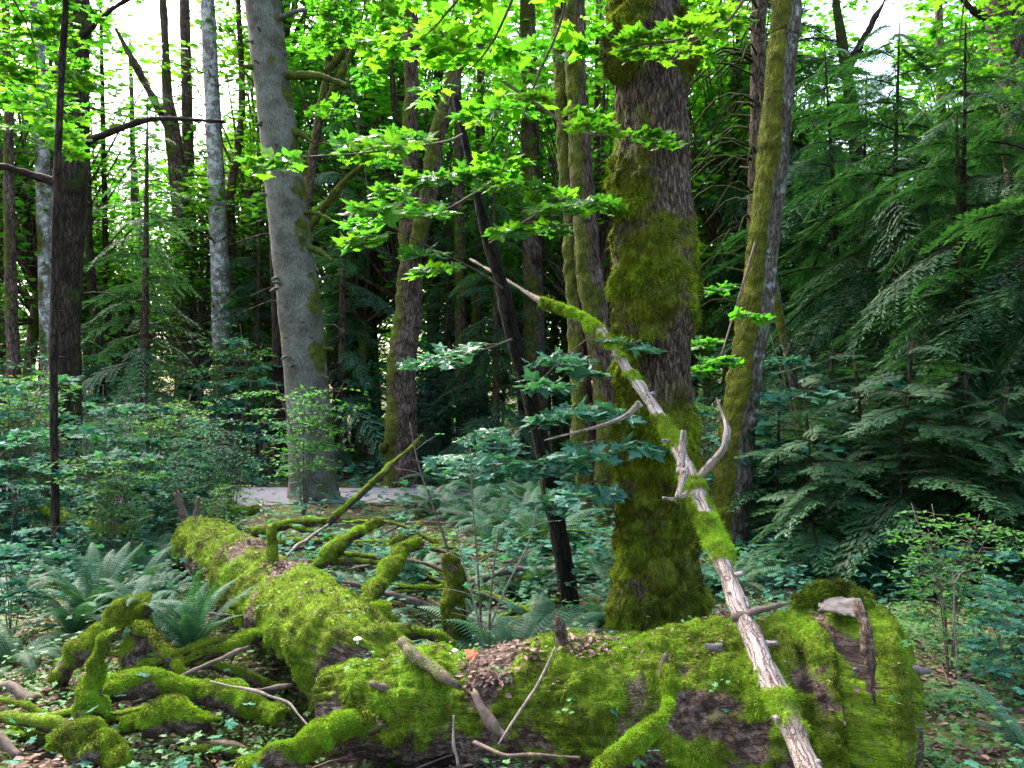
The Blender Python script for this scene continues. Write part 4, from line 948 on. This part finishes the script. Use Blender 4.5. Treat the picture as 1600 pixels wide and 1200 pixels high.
# tangle of thin mossy sticks
tr = np.random.default_rng(5)
def stick_heap(n, box, label, group, rr_, mt=M_LOG):
    for k in range(n):
        x = tr.uniform(box[0], box[1]); y = tr.uniform(box[2], box[3]); d = 2133 / (y - 620) * tr.uniform(.96, 1.0); a = tr.uniform(-.5, .9); l = tr.uniform(.35, 1.0) * d / 4.5
        p0 = P(x, y, d); p0[2] = float(gh(p0[0], p0[1])) + .03; e = p0 + [math.cos(a) * l * tr.choice([-1, 1]), tr.uniform(-.25, .4) * l, tr.uniform(.02, .28) * l]
        mid = (p0 + e) / 2 + [0, 0, tr.uniform(0, .12) * l]; r_ = tr.uniform(*rr_)
        sm = k % 3 != 2
        t = tube([p0, mid, e], [r_, r_ * .85, r_ * .4], 14, .02, lumps=[(r_ * .5, .12), (r_ * .3, .04)], moss=(lambda V, D, s, a: np.clip(sstep(-.5, .5, D[..., 2] + 1.1 * fbm(V, .1, 3, 3)), 0, 1)) if sm else None, mossamp=r_ * .5, cap=(True, True), jag=r_, seed=k)
        m = MB(); m.tube(t)
        o = m.build('mossy_stick' if sm else 'bare_stick', mt if sm else M_TWIG, None, p0); tag(o, label[0] if sm else label[1], 'stick', group[0] if sm else group[1])
        if sm: m = MB(); fuzz(m, t, 2200, .010, .006, lrng, .35, .4); b_ = m.build('moss', M_MOSS, o, p0, smooth=False)
stick_heap(18, (20, 470, 990, 1170), ('thin mossy sticks tangled on the ground in the left foreground', 'bare sticks lying in the left foreground tangle'), ('mossy sticks left foreground', 'bare sticks left foreground'), (.012, .032))
stick_heap(26, (560, 880, 850, 980), ('thin mossy sticks strewn between the second log and the leaning black stem', 'bare sticks strewn between the second log and the leaning black stem'), ('mossy sticks behind the logs', 'bare sticks behind the logs'), (.012, .035))
# ---- the dead branch leaning over the log
db = lambda y: 3.0 / (.6 + (y - 620) / FPX)
dpts = [(1300, 1290, .058), (1262, 1200, .054), (1228, 1120, .056), (1190, 1030, .056), (1160, 960, .055), (1133, 890, .054), (1108, 820, .052), (1078, 745, .052), (1055, 690, .046), (1030, 650, .044), (1000, 605, .040), (968, 560, .036), (940, 520, .036), (900, 492, .034), (845, 470, .026), (800, 443, .015), (735, 405, .008)]
def dead_moss(V, D, s, a):
    z = V[..., 2]; n = .10 * fbm(V, .09, 3, 5)
    zz = lambda y: CAMZ - (y - 620) / FPX * db(y)
    m = 0 * z
    for (y0, y1, k) in ((1035, 1135, .85), (785, 866, 1.2), (738, 775, .9), (640, 712, 1.0), (575, 600, .8), (520, 558, 1.0), (470, 512, 1.3)):
        m = np.maximum(m, k * sstep(zz(y1) - .03, zz(y1) + .04, z + n) * (1 - sstep(zz(y0) - .04, zz(y0) + .03, z + n)))
    return m * (1 + 3 * n) * sstep(-1.3, -.1, D[..., 2] + fbm(V, .1, 2, 6))
dt_ = tube([P(x, y, db(y)) for x, y, r in dpts], [r * .74 for *_, r in dpts], 44, .012, lumps=[(.010, .14), (.004, .04)], fiss=(.004, .02), moss=dead_moss, mossamp=.018, seed=31, cap=(True, True))
dbase = P(1262, 1200, 2.9)
dead = empty('dead_branch', dbase); tag(dead, 'long weathered branch with moss tufts, leaning diagonally over the big log', 'branch')
m = MB(); m.tube(dt_); m.build('wood', M_DEAD, dead, dbase)
m = MB(); fuzz(m, dt_, 50000, .014, .004, lrng, .35, .5, (.1, 1)); fuzz(m, dt_, 8000, .03, .004, lrng, .5, 1.2, (.1, .9)); m.build('moss', M_MOSS, dead, dbase, smooth=False)
def side_twig(pts, mossr, name='side_branch'):
    t = tube([P(x, y, d) for x, y, d, r in pts], [r for *_, r in pts], 14, .014, lumps=[(.004, .05)], moss=(mossy if mossr else None), mossamp=.010 if mossr else 0, cap=(True, True), seed=len(pts))
    m = MB(); m.tube(t)
    if mossr: fuzz(m, t, 2500, .02, .005, lrng, .3, .5)
    m.build(name, M_DEAD, dead, dbase)
side_twig([(1090, 750, 4.3, .022), (1108, 728, 4.25, .02), (1128, 705, 4.2, .018), (1134, 690, 4.2, .014)], False)
side_twig([(1134, 694, 4.2, .018), (1136, 670, 4.22, .018), (1128, 645, 4.3, .006), (1120, 622, 4.35, .003)], False)
side_twig([(1062, 740, 4.2, .022), (1066, 700, 4.25, .018), (1068, 672, 4.25, .013)], False)
side_twig([(1070, 735, 4.1, .024), (1064, 760, 4.05, .016), (1058, 778, 4.0, .012)], False)
side_twig([(1075, 770, 4.15, .014), (1055, 780, 4.1, .009), (1036, 778, 4.05, .006)], False)
side_twig([(1000, 630, 4.9, .022), (975, 652, 4.95, .015), (930, 668, 5.0, .009), (850, 688, 5.1, .005)], False)
for k_, y_ in enumerate((1190, 1120, 1000, 930, 900, 690, 620, 560)):
    i_ = int(np.argmin(abs(dt_['path'][:, 2] - (CAMZ - (y_ - 620) / FPX * db(y_))))); c_ = dt_['path'][i_]
    stub(dead, dbase, c_, ((-1) ** k_ * .8, -.5, .5 - .2 * (k_ % 3)), .045 + .02 * (k_ % 3), .016, M_DEAD, 'knot', k_, sides=9)

# ---- small things on the log: leaves, mushrooms
def flat_leaf(name, label, cat, p, s, mat, yaw, tilt=.3, tpl=LEAF_MD):
    mb_ = MB(); leaves(mb_, tpl, np.array([p]), np.array([yaw]), np.array([tilt]), np.array([s]), np.random.default_rng(3))
    v = mb_.V[0]; mb_.add(v - [0, 0, .0015], mb_.F[0][:, ::-1], .4)
    o = mb_.build(name, mat, None, p, smooth=False); tag(o, label, cat); return o
flat_leaf('dead_leaf', 'curled orange dead leaf lying on top of the big log', 'leaf', P(742, 1024, 3.74), .085, M_ORANGE, 1.2, .7)
flat_leaf('dead_leaf', 'small orange leaf on the second log, nearer the upright stub', 'leaf', P(488, 909, 5.02), .07, M_ORANGE, .4)
flat_leaf('dead_leaf', 'small orange leaf on the second log, lower one of the two', 'leaf', P(514, 932, 4.78), .06, M_ORANGE, 2.4)
def mushroom(label, p, s):
    t = tube([p, p + [0, 0, s * .5], p + [0, 0, s * .55]], [s * .16, s * .14, s * .12], 10, s * .1, cap=(True, True))
    c = tube([p + [0, 0, s * .45], p + [0, 0, s * .52], p + [0, 0, s * .66], p + [0, 0, s * .8]], [s * .46, s * .5, s * .36, s * .04], 16, s * .06, cap=(True, True))
    m = MB(); m.tube(t); o = empty('mushroom', p); tag(o, label, 'mushroom'); m.build('stalk', M_MUSH, o, p)
    m = MB(); m.tube(c); m.build('mushroom_top', M_MUSH, o, p)
mushroom('tiny white mushroom on top of the big log, left of the orange leaf', P(711, 1022, 3.76), .03)
mushroom('pale mushroom under the near end of the second log', P(559, 1006, 4.28), .045)

# ------------------------------------------------------------------ ferns
def fern(seed, nfr=16, L=.85, pin=32, up=(.75, 1.3), cu=(1.2, 2.0)):
    r_ = np.random.default_rng(seed); mf = MB()
    for k in range(nfr):
        yaw = k * 2.4 + r_.normal(0, .3); l = L * r_.uniform(.65, 1.15); e0 = r_.uniform(*up); curl = r_.uniform(*cu)
        u = np.linspace(0, 1, 30); ang = e0 - curl * u ** 1.3
        x = np.concatenate([[0], np.cumsum(np.cos(ang[:-1]))]) / 29 * l; z = np.concatenate([[0], np.cumsum(np.sin(ang[:-1]))]) / 29 * l
        d = np.array([math.cos(yaw), math.sin(yaw), 0]); sd = np.array([-d[1], d[0], 0])
        ax = x[:, None] * d + z[:, None] * [0, 0, 1.]
        mf.tube(tube(ax[::4], np.linspace(.004, .0015, len(ax[::4])), 4, l / 8), .2)
        uu = .10 + .90 * np.arange(pin) / pin
        c = np.stack([np.interp(uu, u, ax[:, j]) for j in range(3)], 1)
        tg = np.stack([np.interp(uu, u, np.gradient(ax[:, j])) for j in range(3)], 1); tg /= np.linalg.norm(tg, axis=1)[:, None]
        upv = np.cross(tg, sd); upv *= np.sign(upv[:, 2:3] + 1e-6)
        pl = l * .135 * np.minimum(1, .55 + uu * 2.2) * (1 - np.clip((uu - .55) / .47, 0, 1) ** 1.6)
        w = l * .95 / pin * .40
        tint = np.clip(r_.uniform(.15, .95) + r_.normal(0, .12, pin), 0, 1)
        for s_ in (-1, 1):
            o = sd * s_ * .93 + tg * .30 - upv * .22
            tip = c + o * pl[:, None] - upv * (pl * .12)[:, None]; mid = c + o * (pl * .45)[:, None] + upv * (pl * .05)[:, None]
            V = np.stack([c - tg * w * .7, c + tg * w * .7, mid + tg * w, tip, mid - tg * w * .7], 1)
            i = np.arange(pin) * 5
            mf.add(V.reshape(-1, 3), [np.stack([i, i + 1, i + 2, i + 4], 1), np.stack([i + 4, i + 2, i + 3], 1)], np.repeat(tint, 5))
    me = mf.build('sword_fern', M_FERN, smooth=False)
    return me
ferns = [fern(300, 17, .85), fern(301, 13, .8), fern(302, 20, .9), fern(303, 9, .75), fern(304, 22, .85, 34, (1.0, 1.5), (.7, 1.4))]
fu = [False] * 5; fk = np.random.default_rng(41)
def put_fern(x, y, d, v, sc, lb, gr=None, z=None, rz=None):
    o = ferns[v]
    if fu[v]: o = o.copy(); COL.objects.link(o)
    fu[v] = True
    p = P(x, y, d)
    o.location = (p[0], p[1], float(gh(p[0], p[1])) - .02 if z is None else z); o.scale = (sc,) * 3
    o.rotation_euler = (fk.normal(0, .08), fk.normal(0, .08), fk.random() * 6.28 if rz is None else rz)
    tag(o, lb, 'fern', gr)
put_fern(300, 1000, 4.85, 4, .56, 'large sword fern with pale upright fronds, under the second log', z=.14)
put_fern(235, 985, 5.0, 4, .55, 'dark upright sword fern between the stump fern and the pale upright one')
put_fern(150, 935, 5.9, 4, .75, 'tall sword fern standing behind the arched root')
put_fern(215, 955, 4.8, 1, .48, 'dark sword fern growing on the rotten stump at left', z=P(215, 960, 4.8)[2])
put_fern(120, 960, 5.6, 2, .62, 'sword fern left of the rotten stump, beyond the arched root')
put_fern(20, 1010, 5.0, 1, .65, 'sword fern spreading in from the left edge')
put_fern(250, 900, 6.6, 0, .65, 'sword fern behind the rotten stump, by the far side of the hollow')
put_fern(800, 1000, 4.9, 2, .78, 'sword fern just right of the olive mossy stump')
put_fern(868, 985, 5.3, 0, .8, 'sword fern at the foot of the leaning black stem')
put_fern(845, 1000, 4.55, 3, .6, 'drooping fern close behind the middle of the big log')
put_fern(836, 860, 8.4, 2, 1.0, 'bushy sword fern left of the leaning black stem, below the gravel path')
put_fern(780, 830, 9.6, 0, 1.1, 'sword fern left of the bushy one, nearer the path')
put_fern(925, 890, 7.6, 1, .9, 'sword fern in the shade between the black stem and the thick furrowed trunk')
put_fern(1600, 1075, 3.9, 3, .6, 'fern frond entering at the right edge near the leafy sprigs')
put_fern(668, 792, 11.6, 1, .9, 'small fern at the near path edge, right of the slanting pole')
for k in range(34):
    x = fk.uniform(660, 1000); y = fk.uniform(748, 830); put_fern(x, y, 2133 / max(60, (y - 620)) * .98, k % 4, fk.uniform(.75, 1.15), 'sword ferns massed on the low bank between the path and the logs', 'sword ferns on the bank')
for k in range(34):
    x = fk.uniform(560, 960); y = fk.uniform(840, 985); put_fern(x, y, 2133 / (y - 620), k % 4, fk.uniform(.35, .6), 'small ferns on the floor between the second log and the furrowed trunk', 'small ferns among the limbs')
for k in range(18):
    x = fk.uniform(-40, 300); y = fk.uniform(850, 960); put_fern(x, y, 2133 / (y - 620), k % 4, fk.uniform(.5, .8), 'ferns in the shade below the left thicket', 'ferns below the thicket')
for k in range(26):
    x = fk.uniform(1130, 1680); y = fk.uniform(790, 930); put_fern(x, y, 2133 / (y - 620), k % 4, fk.uniform(.6, 1.0), 'dark ferns under the cedars beyond the big log', 'ferns under the cedars')

# ------------------------------------------------------------------ shrubs of the left-hand thicket
def shrub(seed, H=2.0, nst=5, tiers=4, leaf=.13, spread=.6, tpl=LEAF_MD, mat=None, name='vine_maple_shrub'):
    r_ = np.random.default_rng(seed); root = empty(name)
    mf = MB(); mw = MB()
    for k in range(nst):
        a = k * 2.4 + r_.normal(0, .3); h = H * r_.uniform(.6, 1.1); o = spread * r_.uniform(.3, 1.2)
        top = np.array([math.cos(a) * o, math.sin(a) * o, h]); mid = top * [.3, .3, .55]
        mw.tube(tube([(0, 0, -.1), mid, top], [.010, .007, .003], 5, .15))
        for j in range(tiers):
            u = .35 + .65 * (j + r_.random() * .5) / tiers; u = min(u, 1)
            c = (mid * 2 * u if u < .5 else mid + (top - mid) * (u - .5) * 2)
            for q in range(2):
                spray(mf, mw, c, a + r_.uniform(-2.6, 2.6), r_.uniform(.28, .5), r_, leaf, tpl, .2, 4, r_.uniform(.3, .9), .003, r_.random() < .4, r_.uniform(0, .2))
    tag(root, 'shrub', 'shrub'); mw.build('stems', M_TWIG, root); mf.build('leaves', mat or M_SHRUB, root, smooth=False)
    return root
shr = [shrub(400), shrub(401, 1.8, 7, 6, .07, .5, LEAF_OV, M_HUCK, 'leafy_shrub'), shrub(402, 2.2, 4, 3, .16, .7), shrub(403, 1.9, 8, 6, .055, .5, LEAF_OV, M_SHRUB, 'leafy_shrub')]; su = [[False] for _ in range(4)]
ks = np.random.default_rng(51)
def put_shrub(x, d, sc, lb, gr=None, v=None):
    v = int(ks.integers(4)) if v is None else v
    p = P(x, 620, d); place(shr[v], p[0], p[1], ks.random() * 6.28, sc, lb, gr, first=su[v])
for k in range(34):
    x = ks.uniform(-80, 370); d = ks.uniform(7.2, 12.6)
    if 250 < x and d < 8.6: d += 2.4
    if x > 380 and d < 9.5: d = 9.8
    put_shrub(x, d, ks.choice([.45, .6, .75, .9, 1.1]) * (1.0 if d > 9 else .7), 'bluish layered leafy shrubs massed in the thicket at left', 'leafy thicket at left')
for k in range(26):
    x = ks.uniform(-80, 760); d = ks.uniform(16.5, 24)
    put_shrub(x, d, ks.uniform(1.1, 1.7), 'leafy shrubs across the gravel path', 'shrubs across the path')
for k in range(28):
    x = ks.uniform(1000, 1640); d = ks.uniform(9.2, 17)
    put_shrub(x, d, ks.uniform(.6, 1.1), 'shaded shrubs scattered among the dark cedars', 'shrubs among the cedars')
put_shrub(475, 11.2, 1.0, 'fine-twigged small-leaved shrub in front of the grey trunk foot', None, 1)
put_shrub(20, 5.6, .45, 'low broad-leaved shrub at the left edge beside the arched root', None, 2)
put_shrub(1262, 8.8, 1.1, 'slim vine maple with flat leaf tiers right of the leaning trunk', None, 0)
put_shrub(1112, 8.8, .8, 'vine maple shrub between the furrowed trunk and the leaning trunk', None, 0)
put_shrub(1480, 5.0, .55, 'leafy sprigs just beyond the broken end of the big log', None, 1)
put_shrub(1570, 4.6, .45, 'low leafy shrub in the bottom right corner, farther right than the sprigs', None, 0)
put_shrub(640, 6.4, .4, 'small leafy maple seedling between the mossy limbs and the olive stump', None, 2)

# ------------------------------------------------------------------ maple branches in mid air
mrng = np.random.default_rng(61)
vroot, vbase = vm[0], vm[2]
def leafy_branch(root, base, pts, leaf, n, tint, mat, name='leafy_branch', r=.010, spread=.38, L=(.25, .45), tpl=LEAF_HI, pairs=4):
    """one branch: a woody stem through the points, with flat leaf tiers along it"""
    q = np.array([P(x, y, d) for x, y, d in pts]); t = tube(q, np.linspace(r, r * .3, len(q)), 6, .05)
    mw = MB(); mw.tube(t); mf = MB()
    path = t['path']; m_ = len(path)
    for k in range(n):
        u = .25 + .75 * (k + mrng.random() * .6) / n; i = min(m_ - 2, int(u * (m_ - 1))); c = path[i]; dv = path[min(i + 2, m_ - 1)] - path[max(i - 2, 0)]
        yaw = math.atan2(-dv[0], dv[1]) + (1 if k % 2 else -1) * mrng.uniform(.3, 1.1)
        spray(mf, mw, c, yaw, mrng.uniform(*L), mrng, leaf, tpl, .2, pairs, np.clip(tint + mrng.normal(0, .12), 0, 1), .003, True)
    b = mw.build(name, M_TWIG, root, base)
    mf.build('leaves', mat, b, None, smooth=False)
    if root is not None: pass
    l = b.children[0]; l.location = tuple(-np.asarray(base))
    return b
# tiers held by the leaning vine maple; bluish sky sheen painted into the lower leaves
for pts, n, tn in (
    ([(838, 650, 6.3), (790, 690, 6.0), (720, 735, 5.8)], 5, .5),
    ([(858, 742, 6.3), (900, 700, 6.0), (960, 680, 5.5)], 6, .55),
    ([(826, 615, 6.3), (880, 560, 5.9), (930, 520, 5.6)], 6, .5),
    ([(842, 670, 6.3), (880, 640, 6.0), (930, 630, 5.6)], 5, .5),
    ([(800, 530, 6.3), (760, 545, 6.2), (700, 562, 6.0)], 4, .45),
    ([(858, 742, 6.3), (820, 720, 6.0), (770, 700, 5.7)], 5, .5),
    ([(866, 790, 6.3), (910, 760, 5.9), (950, 748, 5.5)], 3, .6),
    ([(785, 450, 6.3), (740, 420, 6.1), (640, 370, 5.6), (540, 310, 5.2)], 6, .85),
    ([(765, 380, 6.3), (830, 340, 6.0), (900, 300, 5.7)], 5, .7),
    ([(745, 300, 6.3), (690, 330, 6.0), (620, 345, 5.6)], 4, .85),
    ([(722, 210, 6.3), (700, 220, 6.0), (640, 230, 5.5), (560, 240, 5.1), (470, 245, 4.9)], 7, .95),
    ([(735, 260, 6.3), (770, 290, 6.1), (810, 300, 5.8)], 5, .85),
    ([(735, 260, 6.3), (700, 280, 6.2), (660, 300, 6.0)], 3, .8)):
    leafy_branch(vroot, vbase, pts, .15, max(3, int(n * .8)), tn, M_TIER if pts[0][1] > 480 else M_MAPLE)
# maple boughs that hang in from above the frame
def hanging(label, pts, leaf, n, tn, L=(.3, .5), r=.012, spl=4):
    b0 = P(*pts[0]); root = empty('maple_bough', b0); tag(root, label, 'maple branch')
    for pp in ([pts] if not isinstance(pts[0], list) else pts):
        leafy_branch(root, b0, pp, leaf, n, tn, M_MAPLEB, 'leafy_branch', r, L=L, pairs=spl)
hanging('bright maple leaves hanging over the middle top of the photo, right of the twin stems', [(860, -160, 4.6), (800, 0, 5.0), (760, 80, 5.2), (700, 140, 5.3)], .16, 5, .8)
hanging('bright maple bough trailing down toward the double mossy stems', [(900, -140, 5.0), (880, 20, 5.4), (840, 120, 5.6), (810, 200, 5.7), (780, 280, 5.8)], .16, 5, .7)
hanging('maple bough at the very top, left of the double mossy stems', [(760, -150, 4.4), (740, -40, 4.6), (690, 30, 4.8), (660, 60, 4.9)], .15, 4, .9)
hanging('long green maple twig crossing in front of the furrowed trunk below its moss collar', [(790, 130, 5.4), (850, 170, 5.2), (900, 205, 5.0), (985, 215, 4.7)], .12, 4, .7, (.2, .3))
hanging('light green maple leaves crossing the top of the furrowed trunk', [(1200, -60, 4.6), (1130, 40, 4.7), (1060, 62, 4.6), (985, 72, 4.5)], .12, 6, .85, (.2, .3))
hanging('maple leaves just right of the furrowed trunk at the top', [(1160, -100, 6.0), (1120, 20, 6.1), (1095, 90, 6.2)], .14, 8, .8)
hanging('maple bough filling the top left corner of the photo', [(-80, -160, 7.0), (10, -20, 7.6), (50, 60, 8.0), (60, 130, 8.2)], .17, 11, .6, (.4, .7))
hanging('maple leaves right of the stout near-black trunk at the top', [(260, -160, 12.5), (200, -60, 12.5), (170, 10, 12.5), (150, 60, 12.5)], .17, 6, .7, (.4, .7))
hanging('maple bough drooping at upper left, left of the slim dark pole', [(-100, 60, 8.5), (-20, 110, 8.6), (30, 160, 8.8), (40, 240, 8.8)], .17, 10, .8, (.4, .7))
hanging('maple bough right of the grey trunk at mid height', [(560, -120, 11), (540, 60, 11.5), (560, 200, 12), (580, 330, 12)], .19, 8, .75, (.5, .8))
hanging('maple leaves at the top between the grey trunk and the twin stems', [(600, -140, 9), (575, -20, 9.5), (560, 60, 10)], .17, 12, .75, (.4, .8))
hanging('maple bough in the top right corner beside the brown trunk', [(1540, -160, 9), (1510, -20, 9.5), (1500, 90, 10), (1520, 200, 10)], .16, 12, .8, (.4, .7))
hanging('leafy bough draped between the furrowed trunk and the leaning trunk', [(1180, 380, 7.2), (1150, 480, 7.0), (1125, 560, 6.6), (1118, 575, 6.2)], .13, 5, .5, (.2, .3))

# ------------------------------------------------------------------ forest floor: herbs, litter, twigs
q = np.random.default_rng(71)
def floor_pts(n, x0, x1, y0, y1, sc=.5, th=-.2, seed=0):
    x = q.uniform(x0, x1, n); y = y0 + (y1 - y0) * q.random(n)
    k = fbm(np.stack([x, y, 0 * x], 1), sc, 2, seed) > th
    k &= np.abs(y - 14.1) > (1.15 if True else 0)
    return x[k], y[k]
def scatter(name, label, cat, mat, tpl, n, box, size, h, tilt, seed, th=-.2, sc=.5):
    m = MB()
    for bx_, nn in zip(box, n):
        x, y = floor_pts(nn, *bx_, sc=sc, th=th, seed=seed); k = len(x)
        z = gh(x, y) + .012 + h * q.random(k) ** 1.5
        s = q.uniform(size[0], size[1], k) * (1 + .5 * (y > 7) + .8 * (y > 11))
        leaves(m, tpl, np.stack([x, y, z], 1), q.random(k) * 6.28, np.abs(q.normal(0, tilt, k)), s, q, np.clip(.5 + .5 * fbm(np.stack([x, y, z], 1), .6, 2, 3) + q.normal(0, .15, k), 0, 1))
    tag(m.build(name, mat, smooth=False), label, cat, kind='stuff')
nearb = (-3.4, 3.6, 2.6, 5.2); midb = (-6, 6, 5.2, 9.5); farb = (-14, 12, 9.5, 22); rightb = (1.7, 3.8, 3.1, 6.5)
scatter('leaf_litter', 'brown dead leaves strewn over the forest floor', 'leaves', M_LITTER, LEAF_OV, (10000, 16000, 9000), (nearb, midb, farb), (.025, .06), .02, .35, 1, -.9)
scatter('low_herbs', 'small light green herb leaves carpeting the ground round the logs', 'ground plants', M_HERB, LEAF_OV, (22000, 22000, 9000, 12000), (nearb, midb, farb, rightb), (.02, .042), .07, .3, 2, -.02, .45)
scatter('ground_seedlings', 'little lobed seedlings rising from the litter', 'ground plants', M_HERB, LEAF_MD, (3600, 8000, 5000, 3500), (nearb, midb, farb, rightb), (.03, .065), .22, .3, 5, .0, .7)
scatter('undergrowth', 'bluish low leaves spread in the shade under shrubs and trees', 'undergrowth', M_SHRUB, LEAF_MD, (900, 13000, 20000), (nearb, midb, farb), (.05, .09), .38, .35, 8, -.05, .9)
m = MB()
x, y = floor_pts(90000, -4, 4, 2.6, 8.5, .35, -.05, 12); z = gh(x, y)
k = len(x); nn = q.normal(0, .6, (k, 3)); nn[:, 2] = 1; nn /= np.linalg.norm(nn, axis=1)[:, None]
sd_ = np.cross(nn, q.normal(0, 1, (k, 3))); sd_ /= np.linalg.norm(sd_, axis=1)[:, None]; p_ = np.stack([x, y, z - .004 + .02 * fbm(np.stack([x, y, 0 * x], 1), .16, 3, 8)], 1); Lb = q.uniform(.015, .04, (k, 1))
m.add(np.stack([p_ - sd_ * .004, p_ + sd_ * .004, p_ + nn * Lb], 1).reshape(-1, 3), np.arange(3 * k).reshape(-1, 3), np.repeat(q.random(k), 3))
tag(m.build('ground_moss', M_MOSS, smooth=False), 'patches of short green moss on the forest floor', 'moss', kind='stuff')
m = MB()
for k in range(420):
    x = q.uniform(-4.5, 4.5); y = q.uniform(2.8, 10); a = q.random() * 3.14; l = q.uniform(.12, .7)
    p0 = np.array([x, y, float(gh(x, y)) + .015]); p1 = p0 + [math.cos(a) * l, math.sin(a) * l, 0]; p1[2] = float(gh(p1[0], p1[1])) + q.uniform(.01, .08)
    m.tube(tube([p0, (p0 + p1) / 2 + [q.normal(0, .03), q.normal(0, .03), q.uniform(0, .04)], p1], [.006, .005, .002], 4, l / 4), q.random())
tag(m.build('fallen_twigs', M_TWIG), 'thin fallen twigs scattered over the forest floor', 'twigs', kind='stuff')
# litter caught on the two logs, in their bare patches
m = MB()
for t, cs in ((ll, [(P(770, 1022, 3.8), .22), (P(752, 1050, 3.6), .10), (P(920, 1000, 3.75), .12)]), (l2t, [(P(395, 862, 6.2), .26), (P(452, 892, 5.4), .16), (P(360, 900, 6.3), .16)])):
    V = t['V'][:-2]
    for c, rad in cs:
        d2 = ((V - c) ** 2).sum(1); cand = np.where((d2 < rad ** 2))[0]
        if len(cand) == 0: cand = np.argsort(d2)[:60]
        k = q.choice(cand, 170); leaves(m, LEAF_OV, V[k] + [0, 0, .012] + q.normal(0, .008, (170, 3)), q.random(170) * 6.28, np.abs(q.normal(0, .5, 170)), q.uniform(.02, .045, 170), q)
for t, nn_ in ((ll, 420), (l2t, 300)):
    V = t['V'][:-2]; up = np.where(V[:, 2] > t['path'][:, 2].mean() + .16)[0]; k = q.choice(up, nn_)
    leaves(m, LEAF_OV, V[k] + [0, 0, .012] + q.normal(0, .004, (nn_, 3)), q.random(nn_) * 6.28, np.abs(q.normal(0, .5, nn_)), q.uniform(.012, .032, nn_), q)
mh = MB()
for t, nn_ in ((ll, 60), (l2t, 36)):
    V = t['V'][:-2]; up = np.where(V[:, 2] > t['path'][:, 2].mean() + .02)[0]
    for k in q.choice(up, nn_ // 3):
        for _ in range(7): leaves(mh, LEAF_MD, (V[k] + [q.normal(0, .03), -.02 + q.normal(0, .02), .02 + q.uniform(0, .04)])[None], q.random(1) * 6.28, np.abs(q.normal(0, .4, 1)), q.uniform(.02, .04, 1), q)
tag(mh.build('log_herbs', M_HERB, smooth=False), 'tiny light green seedlings sprouting from the moss of both logs', 'ground plants', kind='stuff')
tag(m.build('needle_litter', M_LITTER, smooth=False), 'pinkish brown litter caught on the bare patches of both logs', 'leaves', kind='stuff')

# thin upright saplings between the logs and the path
sap = [
 ('thin bare sapling leaning left behind the olive mossy stump', [(705, 890, 5.6, .010), (680, 800, 5.6, .008), (655, 730, 5.6, .006), (640, 660, 5.6, .004)]),
 ('straight thin sapling right of the olive mossy stump, tallest there', [(752, 985, 5.2, .008), (746, 880, 5.2, .006), (738, 780, 5.2, .004), (735, 700, 5.2, .003)]),
 ('thin sapling second right of the olive mossy stump', [(764, 1005, 5.0, .008), (768, 920, 5.0, .006), (780, 820, 5.0, .004)]),
 ('pale thin sapling leaning right toward the leaning black stem', [(760, 1000, 5.1, .007), (790, 920, 5.1, .006), (825, 850, 5.1, .005), (838, 790, 5.1, .003)]),
 ('pale thin stem bending left over the fern beside the olive stump', [(755, 1010, 4.9, .007), (738, 930, 4.9, .006), (715, 850, 4.9, .004)]),
 ('pale dry branching stalk above the leafy sprigs at right', [(1498, 1060, 4.6, .006), (1492, 980, 4.6, .005), (1490, 910, 4.6, .004), (1486, 880, 4.6, .002)]),
]
for k, (lb_, pts) in enumerate(sap):
    q0 = [P(x, y, d) for x, y, d, r in pts]; g0 = float(gh(q0[0][0], q0[0][1])); q0.insert(0, np.array([q0[0][0], q0[0][1], min(g0, q0[0][2] - .02) - .03])); rr_ = [pts[0][3]] + [p[3] for p in pts]
    mt = M_PALETWIG if 'pale' in lb_ else M_TWIG
    m = MB(); m.tube(tube(q0, rr_, 7, .05, lumps=[(.001, .05)]))
    root = empty('thin_sapling', q0[0]); tag(root, lb_, 'sapling'); m.build('stem', mt, root, q0[0])
    for j in range(7):
        u = q.uniform(.35, .98); i = u * (len(q0) - 1); a_ = q0[int(i)]; b_ = q0[min(int(i) + 1, len(q0) - 1)]; c = a_ + (b_ - a_) * (i - int(i))
        sgn = 1 if j % 2 else -1; l = q.uniform(.08, .25); e = c + [sgn * l, q.normal(0, .05), l * q.uniform(.2, .7)]
        mm_ = MB(); mm_.tube(tube([c, (c + e) / 2 + [0, 0, .01], e], [.003, .0025, .0015], 5, l / 4)); mm_.build('twig', mt, root, q0[0])
        if k < 5 and j < 3:
            mm_ = MB(); leaves(mm_, LEAF_HI, np.array([e]), q.random(1) * 6.28, np.abs(q.normal(0, .3, 1)), q.uniform(.05, .09, 1), q); mm_.build('leaf', M_SHRUB, root, q0[0], smooth=False)
